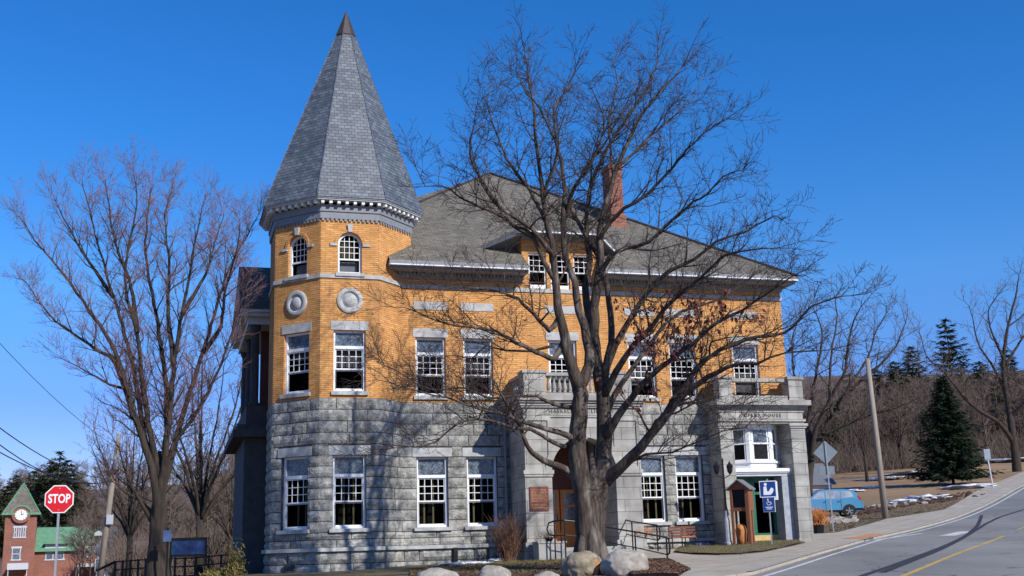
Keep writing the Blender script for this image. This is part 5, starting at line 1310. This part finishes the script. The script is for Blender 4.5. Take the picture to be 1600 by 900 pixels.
for sgn in (-1,1):
    mb=MB()
    def wp(pts):
        mb.quad(*[(x,sgn*(W2+.006-max(0,z-1.0)*.32),z) for x,z in (pts if sgn<0 else pts[::-1])])
    wp([(-.85,1.1),(-.02,1.1),(-.02,1.56),(-.3,1.53)]);wp([(.05,1.1),(.9,1.1),(.9,1.58),(.05,1.58)]);wp([(.97,1.12),(1.75,1.18),(1.55,1.5),(.97,1.57)])
    mb.build('side_windows',M['carglass'],cb)
    for x in (-1.38,1.38):
        mb=MB();prf=[(.0,.0),(.0,.24)]
        n=20;Y_=sgn*(W2-.02)
        vs=[];rr_=[(.34,-.22),(.35,-.02),(.31,.0),(.22,.0)]
        for r_2,dy in rr_:
            for k in range(n): a=6.283*k/n;vs.append((x+r_2*math.cos(a),Y_+sgn*dy+sgn*.03,.33+r_2*math.sin(a)))
        fs=[]
        for i in range(3):
            for k in range(n): k2=(k+1)%n;fs.append((i*n+k,i*n+k2,(i+1)*n+k2,(i+1)*n+k))
        mb.add(vs,fs);wh=mb.build('wheel',M['rubber'],ca)
        mb=MB()
        for k in range(5): a=6.283*k/5+.3;mb.bar((x,Y_+sgn*.025,.33),(x+.22*math.cos(a),Y_+sgn*.025,.33+.22*math.sin(a)),.06,.02,Vector((0,1,0)))
        mb.build('rim',M['rim'],wh)
        mb=MB();vs=[(x+.41*math.cos(R(a)),sgn*(W2+.004),.33+.41*math.sin(R(a))) for a in range(-10,200,15)];mb.add(vs,[tuple(range(len(vs)))]);mb.build('wheel_arch',M['rubber'],cb)
    mb=MB();mb.box(2.0,2.24,sgn*W2-.02 if sgn>0 else -W2-.006,sgn*(W2-.25),.98,1.22) if False else mb.quad((1.98,sgn*(W2+.004-.02),1.02),(2.16,sgn*(W2+.002),.98),(2.10,sgn*(W2-.02),1.12),(1.93,sgn*(W2-.05),1.26));mb.build('tail_light',M['redlamp'],ca)
    mb=MB();mb.bar((-.3,sgn*(W2-.2),1.70),(1.5,sgn*(W2-.2),1.72),.03,.03);mb.build('roof_rail',M['black'],ca)
    mb=MB();
    for x in (-.9,.02,.93): mb.box(x-.008,x+.008,sgn*(W2+.001),sgn*(W2+.006),.45,1.06)
    mb.box(-.12,.0,sgn*(W2+.001),sgn*(W2+.02),.9,.93);mb.box(.72,.86,sgn*(W2+.001),sgn*(W2+.02),.9,.93);mb.box(1.7,2.2,sgn*(W2-.02),sgn*(W2+.01),.36,.5);mb.build('panel_gaps',M['black'],cb)
    mb=MB();mb.box(-1.0,1.0,sgn*(W2+.001),sgn*(W2+.012),.33,.42);mb.build('sill_trim',M['black'],cb)
mb=MB();mb.quad((1.80,-.7,1.46),(2.1,-.75,1.1),(2.1,.75,1.1),(1.80,.7,1.46));mb.build('rear_window',M['transom'],cb)
# ---- left background: brick clock tower hall
Yc=150;a=at(31,860,Yc);K=Yc/1804;zb=-1.9
hall=empty('clock_tower_hall',(a.x,Yc,H(a.x,Yc)),R(21),'distant red brick building with square clock tower and green roofs','building')
hall.scale=(1.06,1.06,1.0)
hb=H(a.x,Yc);Zc=lambda py,px=60: at(px,py,Yc).z-hb
X=lambda px,py=850: at(px,py,Yc).x-a.x
t0,t1=X(9),X(52);tb=Zc(803,31)
mb=MB();mb.box(t0,t1,0,t1-t0,-1,tb);mb.build('tower_wall',M['redbrick'],hall)
mb=MB();mb.box(t1,X(163),.5,9,-1,Zc(858,100));mb.build('brick_wall',M['redbrick'],hall)
mb=MB();e=.35;cx=(t0+t1)/2;cy=(t1-t0)/2;hw_=(t1-t0)/2+e;zz=tb;zp=Zc(754,31)
c4=[(cx-hw_,cy-hw_,zz),(cx+hw_,cy-hw_,zz),(cx+hw_,cy+hw_,zz),(cx-hw_,cy+hw_,zz)]
for i in range(4): mb.quad(c4[i],c4[(i+1)%4],(cx,cy,zp))
mb.quad(*c4[::-1]);mb.build('tower_roof',M['shingle'],hall)
mb=MB()
for i in range(4): mb.bar(c4[i],c4[(i+1)%4],.18,.25);mb.bar(c4[i],(cx,cy,zp),.14,.14)
mb.build('green_roof_trim',M['greenroof'],hall)
rC=.62;zc_=Zc(803,31)-.15
mb=MB()
n=16
for r_2,y_,mt in ((1.05,-.05,'redbrick'),):
    disc(mb,cx,zc_,r_2,-e-.05,20)
mb.build('clock_surround',M['redbrick'],hall)
mb=MB()
for k in range(12):
    a0=R(k*15);a1=R(k*15+15);mb.bar((cx+1.15*math.cos(a0),-e-.1,zc_+1.15*math.sin(a0)),(cx+1.15*math.cos(a1),-e-.1,zc_+1.15*math.sin(a1)),.2,.16,Vector((0,1,0)))
mb.build('green_arch_moulding',M['greenroof'],hall)
mb=MB();disc(mb,cx,zc_,.68,-e-.1,20);ck=mb.build('clock_face',M['signwhite'],hall)
mb=MB();mb.bar((cx,-e-.12,zc_),(cx,-e-.12,zc_+.5),.06,.02,Vector((0,1,0)));mb.bar((cx,-e-.12,zc_),(cx+.3,-e-.12,zc_+.15),.08,.02,Vector((0,1,0)))
for k in range(12): an=R(k*30);mb.bar((cx+.56*math.cos(an),-e-.12,zc_+.56*math.sin(an)),(cx+.64*math.cos(an),-e-.12,zc_+.64*math.sin(an)),.05,.02,Vector((0,1,0)))
mb.build('clock_hands',M['black'],ck)
def hwin(x0,x1,z0,z1,y,louvre=False):
    mb=MB();mb.box(x0-.1,x1+.1,y-.06,y,z1,z1+.25);mb.box(x0-.1,x1+.1,y-.08,y,z0-.15,z0);mb.box(x0,x0+.1,y-.04,y,z0,z1);mb.box(x1-.1,x1,y-.04,y,z0,z1);mb.box(x0,x1,y-.04,y,(z0+z1)/2-.05,(z0+z1)/2+.05)
    o=mb.build('window',M['siding'],hall);g=MB();g.box(x0+.1,x1-.1,y-.03,y-.01,z0,z1);g.build('pane',M['transom'],o)
hwin(X(21),X(33),Zc(873),Zc(856),0);
for px in (24,30,36): hwin(X(px)-.17,X(px)+.17,Zc(838),Zc(824),0)
gy=.5
for x0,x1,z0,z1 in ((67,78,873,853),(80,93,873,853),(121,131,870,850)): hwin(X(x0),X(x1),Zc(z0,100),Zc(z1,100),gy)
mb=MB();ze_=Zc(857,100);zr=Zc(821,100)
mb.quad((t1-.0,.0,ze_),(X(165),.0,ze_),(X(152),4.5,zr),(t1,4.5,zr));mb.quad((X(165),0,ze_),(X(165),9.5,ze_),(X(152),4.5,zr));mb.quad((X(165),9.5,ze_),(t1,9.5,ze_),(t1,4.5,zr),(X(152),4.5,zr));mb.quad((t1,0,ze_),(t1,0,ze_-.3),(X(165),0,ze_-.3),(X(165),0,ze_))
for x0,x1,zt2 in ((63,98,838),(115,140,843)):
    xa,xb=X(x0),X(x1);zb_=Zc(849,100);mb.add([(xa,-.3,zb_),(xb,-.3,zb_),((xa+xb)/2,-.3,Zc(zt2,100)),((xa+xb)/2,4,Zc(zt2,100)),(xa,3,zb_),(xb,3,zb_)],[(0,1,2),(0,2,3,4),(1,5,3,2)])
mb.build('green_roof',M['greenroof'],hall)
mb=MB();mb.box(X(66),X(95),.2,.5,Zc(857,100),Zc(849,100));mb.box(X(119),X(135),.2,.5,Zc(857,100),Zc(849,100));mb.box(X(17),X(45),-2.2,0,Zc(889),Zc(884));mb.box(X(18),X(19),-2.1,-1.9,-1,Zc(889));mb.box(X(43),X(44),-2.1,-1.9,-1,Zc(889));mb.box(X(17),X(45),-2.2,-2.1,Zc(884),Zc(879));mb.box(X(112),X(146),-2.2,.5,Zc(886,120),Zc(881,120));mb.box(X(113),X(114.5),-2.1,-1.9,-1,Zc(886,120));mb.box(X(144),X(145.5),-2.1,-1.9,-1,Zc(886,120))
mb.build('white_porches',M['siding'],hall)
# distant houses
def house(px0,px1,pyt,pyb,Y,roof_h,wall,roof,label,wins=3,dep=8):
    a=at((px0+px1)/2,pyb,Y);hb=H(a.x,Y);w_=(px1-px0)/2/1804*Y;o=empty('house',(a.x,Y,hb),0,label,'house');ze=at(px0,pyt,Y).z-hb
    mb=MB();mb.box(-w_,w_,0,dep,-1,ze);mb.build('wall',M[wall],o)
    mb=MB();e=.4;mb.quad((-w_-e,-e,ze-.1),(w_+e,-e,ze-.1),(w_+e,dep/2,ze+roof_h),(-w_-e,dep/2,ze+roof_h));mb.quad((w_+e,dep+e,ze-.1),(-w_-e,dep+e,ze-.1),(-w_-e,dep/2,ze+roof_h),(w_+e,dep/2,ze+roof_h));mb.quad((-w_,0,ze),(-w_,dep,ze),(-w_,dep/2,ze+roof_h-.2));mb.quad((w_,dep,ze),(w_,0,ze),(w_,dep/2,ze+roof_h-.2));mb.build('roof',M[roof],o)
    for k in range(wins):
        x=-w_+2*w_*(k+.5)/wins;mb=MB();mb.box(x-.5,x+.5,-.05,0,ze-2.0,ze-.7);wn=mb.build('window',M['signwhite'],o);g=MB();g.box(x-.42,x+.42,-.07,-.05,ze-1.92,ze-.78);g.build('pane',M['transom'],wn)
house(150,172,862,905,118,2.5,'siding','greyroof','pale blue-grey house glimpsed left of the leaning utility pole',2)
house(186,232,878,905,105,1.8,'siding','greyroof','low pale house behind the fence left of the vase-shaped maple',3)
house(1528,1620,672,700,190,4,'brownsiding','greyroof','grey-brown house among the trees on the hill at the far right',4)
house(1262,1300,757,770,110,2.2,'siding','greyroof','small pale house behind the street sign and the parked car',3)
# ---- left utility pole with transformer and wires
Yp=76;a=at(157,893,Yp);zb=H(a.x,Yp);o,base,topp=pole_px('utility_pole',186,678,155,905,Yp,.19,'leaning grey wooden utility pole with grey boxes on the left')
K=Yp/1804
c_=at(182,726,Yp)-Vector(o.location);mb=MB();mb.lathe((c_.x+.15,-.3,c_.z-.35),[(.2,0),(.22,.05),(.22,.6),(.12,.7)],12);mb.build('transformer',M['galv'],o)
c_=at(172,812,Yp)-Vector(o.location);mb=MB();mb.box(c_.x-.12,c_.x+.28,-.35,-.18,c_.z-.3,c_.z+.3);mb.build('meter_box',M['siding'],o)
c_=at(156,834,Yp)-Vector(o.location);mb=MB();mb.prism([(c_.x-.2,c_.z-.12),(c_.x+.2,c_.z-.12),(c_.x+.2,c_.z+.05),(c_.x,c_.z+.18),(c_.x-.2,c_.z+.05)],'y',-.4,-.15);mb.build('lamp_box',M['siding'],o)
c_=at(179,735,Yp)-Vector(o.location);mb=MB();mb.bar((c_.x-.9,0,c_.z+.2),(c_.x+.6,0,c_.z-.1),.1,.12);mb.build('crossarm',M['wood'],o)
def wire(a,b,sag,label,r=.022,n=16):
    mb=MB();a=Vector(a);b=Vector(b);pts=[a+(b-a)*k/n-Vector((0,0,sag*4*(k/n)*(1-k/n))) for k in range(n+1)];mb.tube([p-a for p in pts],r,5);o=mb.build('power_cable',M['black']);o.location=a;tag(o,label,'cable','overhead cables on the left')
wire(at(176,748,Yp),at(-30,646,40),.6,'topmost of the three overhead cables running off to the left')
wire(at(176,749,Yp),at(-30,672,40),.9,'middle of the three overhead cables running off to the left')
wire(at(176,752,Yp),at(-30,690,40),.6,'lowest of the three overhead cables running off to the left')
wire(at(180,742,Yp),at(262,790,82),.4,'thick dark cable dropping from the pole behind the maple trunk',.04)
wire(at(-20,515,60),at(300,740,120),2,'thin single cable crossing the sky above the others',.018)
# ---- notice board, small dark sign, fence at the left
Yb=45;a=at(294,855,Yb);zg=H(a.x,Yb);nb=empty('notice_board',(a.x,Yb,zg),R(4),'low blue notice board in a dark frame beside the library porch','notice board')
X=lambda px:at(px,855,Yb).x-a.x;Zb=lambda py:at(294,py,Yb).z-zg
mb=MB();x0,x1=X(266),X(323);mb.box(x0,x1,-.05,.05,Zb(844),Zb(840));mb.box(x0,x1,-.05,.05,Zb(870),Zb(866));mb.box(x0,x0+.07,-.05,.05,-.2,Zb(844));mb.box(x1-.07,x1,-.05,.05,-.2,Zb(844));mb.build('frame',M['black'],nb)
mb=MB();mb.box(x0+.07,x1-.07,-.03,.03,Zb(866),Zb(844));mb.build('panel',M['bluepanel'],nb)
a=at(262,836,40.5);zg=H(a.x,40.5);sg=empty('street_sign',(a.x,40.5,zg),0,'small dark blue plate on a thin post beside the maple trunk','sign');Zs=a.z-zg
mb=MB();mb.bar((0,0,-.2),(0,0,Zs+.25),.05,.05);mb.build('post',M['black'],sg);mb=MB();mb.box(-.14,.14,-.05,-.03,Zs-.22,Zs+.16);mb.build('plate',M['bluebag'],sg)
Yf=52;pts=[at(px,py,Yf) for px,py in ((150,892),(180,878),(232,874),(300,872),(385,864))]
a=pts[0];fo=empty('railing',(a.x,a.y,H(a.x,a.y)),0,'dark horizontal rail fence running behind the left tree','fence');b0=Vector(fo.location)
mb=MB()
for dz in (0,-.35,-.75): mb.tube([p-b0+Vector((0,0,dz)) for p in pts[1:]],.03,6)
mb.tube([pts[0]-b0,pts[1]-b0],.06,6);mb.build('rails',M['black'],fo)
for k in range(14):
    t=k/13*(len(pts)-2);i=int(min(t,len(pts)-3));f=t-i;p=pts[1+i].lerp(pts[2+i],f)-b0;mb=MB();mb.box(p.x-.04,p.x+.04,p.y-.04,p.y+.04,-1.2,p.z+.05);mb.build('post',M['black'],fo)
q=at(352,897,42);
for i,(px,w_,ht,lb) in enumerate(((367,.28,.75,'yellow-green narrow bush against the dark library porch'),(335,.4,.16,'low yellowish bush at the bottom left of the library'),)):
    a=at(px,890,41.5);o=empty('bush',(a.x,41.5+i*.3,H(a.x,41.5)),0,lb,'bush');
    rn=random.Random(i+60);mb=MB()
    for k in range(1500):
        c=Vector((rn.gauss(0,w_*.5),rn.gauss(0,w_*.5),abs(rn.gauss(0,.5))*ht));s_=rn.uniform(.03,.06);ax=Vector((rn.gauss(0,1),rn.gauss(0,1),rn.gauss(0,1)+1)).normalized()*s_;bx=ax.orthogonal().normalized()*s_*.5
        mb.add([c-bx,c+bx,c+ax*2],[(0,1,2)])
    mb.build('foliage',M['bushgreen'] if 'bushgreen' in M else M.setdefault('bushgreen',plain('yellow_green_leaves',(.20,.16,.045),.8,var=.4)),o)
    stems('stems','shrub',o,20,ht*.8,.4,i+5,.01)

#=====GROUND COVER=====
rn=random.Random(99)
def inpoly(p,poly):
    c=False;j=len(poly)-1
    for i in range(len(poly)):
        a,b=poly[i],poly[j]
        if (a[1]>p[1])!=(b[1]>p[1]) and p[0]<(b[0]-a[0])*(p[1]-a[1])/(b[1]-a[1])+a[0]: c=not c
        j=i
    return c
def cover(name,mat,pxpoly,n,lift,hmin,hmax,w,label,flat=False):
    poly=[tuple(p) for p in gp(pxpoly)];x0=min(p[0] for p in poly);x1=max(p[0] for p in poly);y0=min(p[1] for p in poly);y1=max(p[1] for p in poly)
    mb=MB();k=0;tries=0
    while k<n and tries<n*20:
        tries+=1;x=rn.uniform(x0,x1);y=rn.uniform(y0,y1)
        if not inpoly((x,y),poly): continue
        k+=1;b=grd(x,y,lift);hh=rn.uniform(hmin,hmax);a=rn.uniform(0,6.28)
        if flat:
            u=Vector((math.cos(a),math.sin(a),rn.uniform(-.3,.6)))*hh;v=Vector((-math.sin(a),math.cos(a),rn.uniform(-.3,.5)))*hh*.6
            mb.add([b-u*.5,b+v*.5,b+u*.5,b-v*.5+Vector((0,0,.02))],[(0,1,2,3)])
        else:
            d=Vector((math.cos(a)*.5*rn.random(),math.sin(a)*.5*rn.random(),1))*hh;u=Vector((-math.sin(a),math.cos(a),0))*w
            mb.add([b-u,b+u,b+d],[(0,1,2)])
    o=mb.build(name,mat);tag(o,label,'ground cover',kind='stuff');return o
M['blade']=plain('dry_grass_blades',(.19,.16,.065),.9,var=.5,scale=3,bmp=0)
M['litter']=plain('leaf_litter',(.19,.105,.06),.9,var=.6,scale=4,bmp=0)
cover('grass',M['blade'],[(1054,868),(1085,871.5),(1125,872.6),(1160,871.5),(1194,868),(1225,861),(1258,853),(1235,848),(1205,846),(1180,844),(1140,848),(1095,856),(1060,861)],9000,.13,.02,.09,.008,'short dry winter grass on the island in the walk')
cover('grass',M['blade'],[(640,893),(760,880),(870,874),(955,870),(985,880),(985,892),(830,896),(640,900)],16000,.0,.03,.11,.008,'olive winter grass strip in front of the library wall')
cover('leaf_litter',M['litter'],[(1012,880),(1045,880),(1062,888),(1080,897),(1060,905),(990,905),(960,890)],3500,.14,.03,.08,0,'brown bark chips and dead leaves by the large boulder',True)
cover('leaf_litter',M['litter'],[(640,890),(870,876),(985,884),(985,905),(820,915),(640,910)],5000,.05,.03,.09,0,'dead leaves scattered among the boulders',True)
cover('leaf_litter',M['litter'],[(1304,838),(1387,815),(1475,801),(1552,775),(1500,778),(1400,790),(1330,808),(1290,822)],2500,.03,.05,.14,0,'dead leaves and dirt on the roadside verge',True)
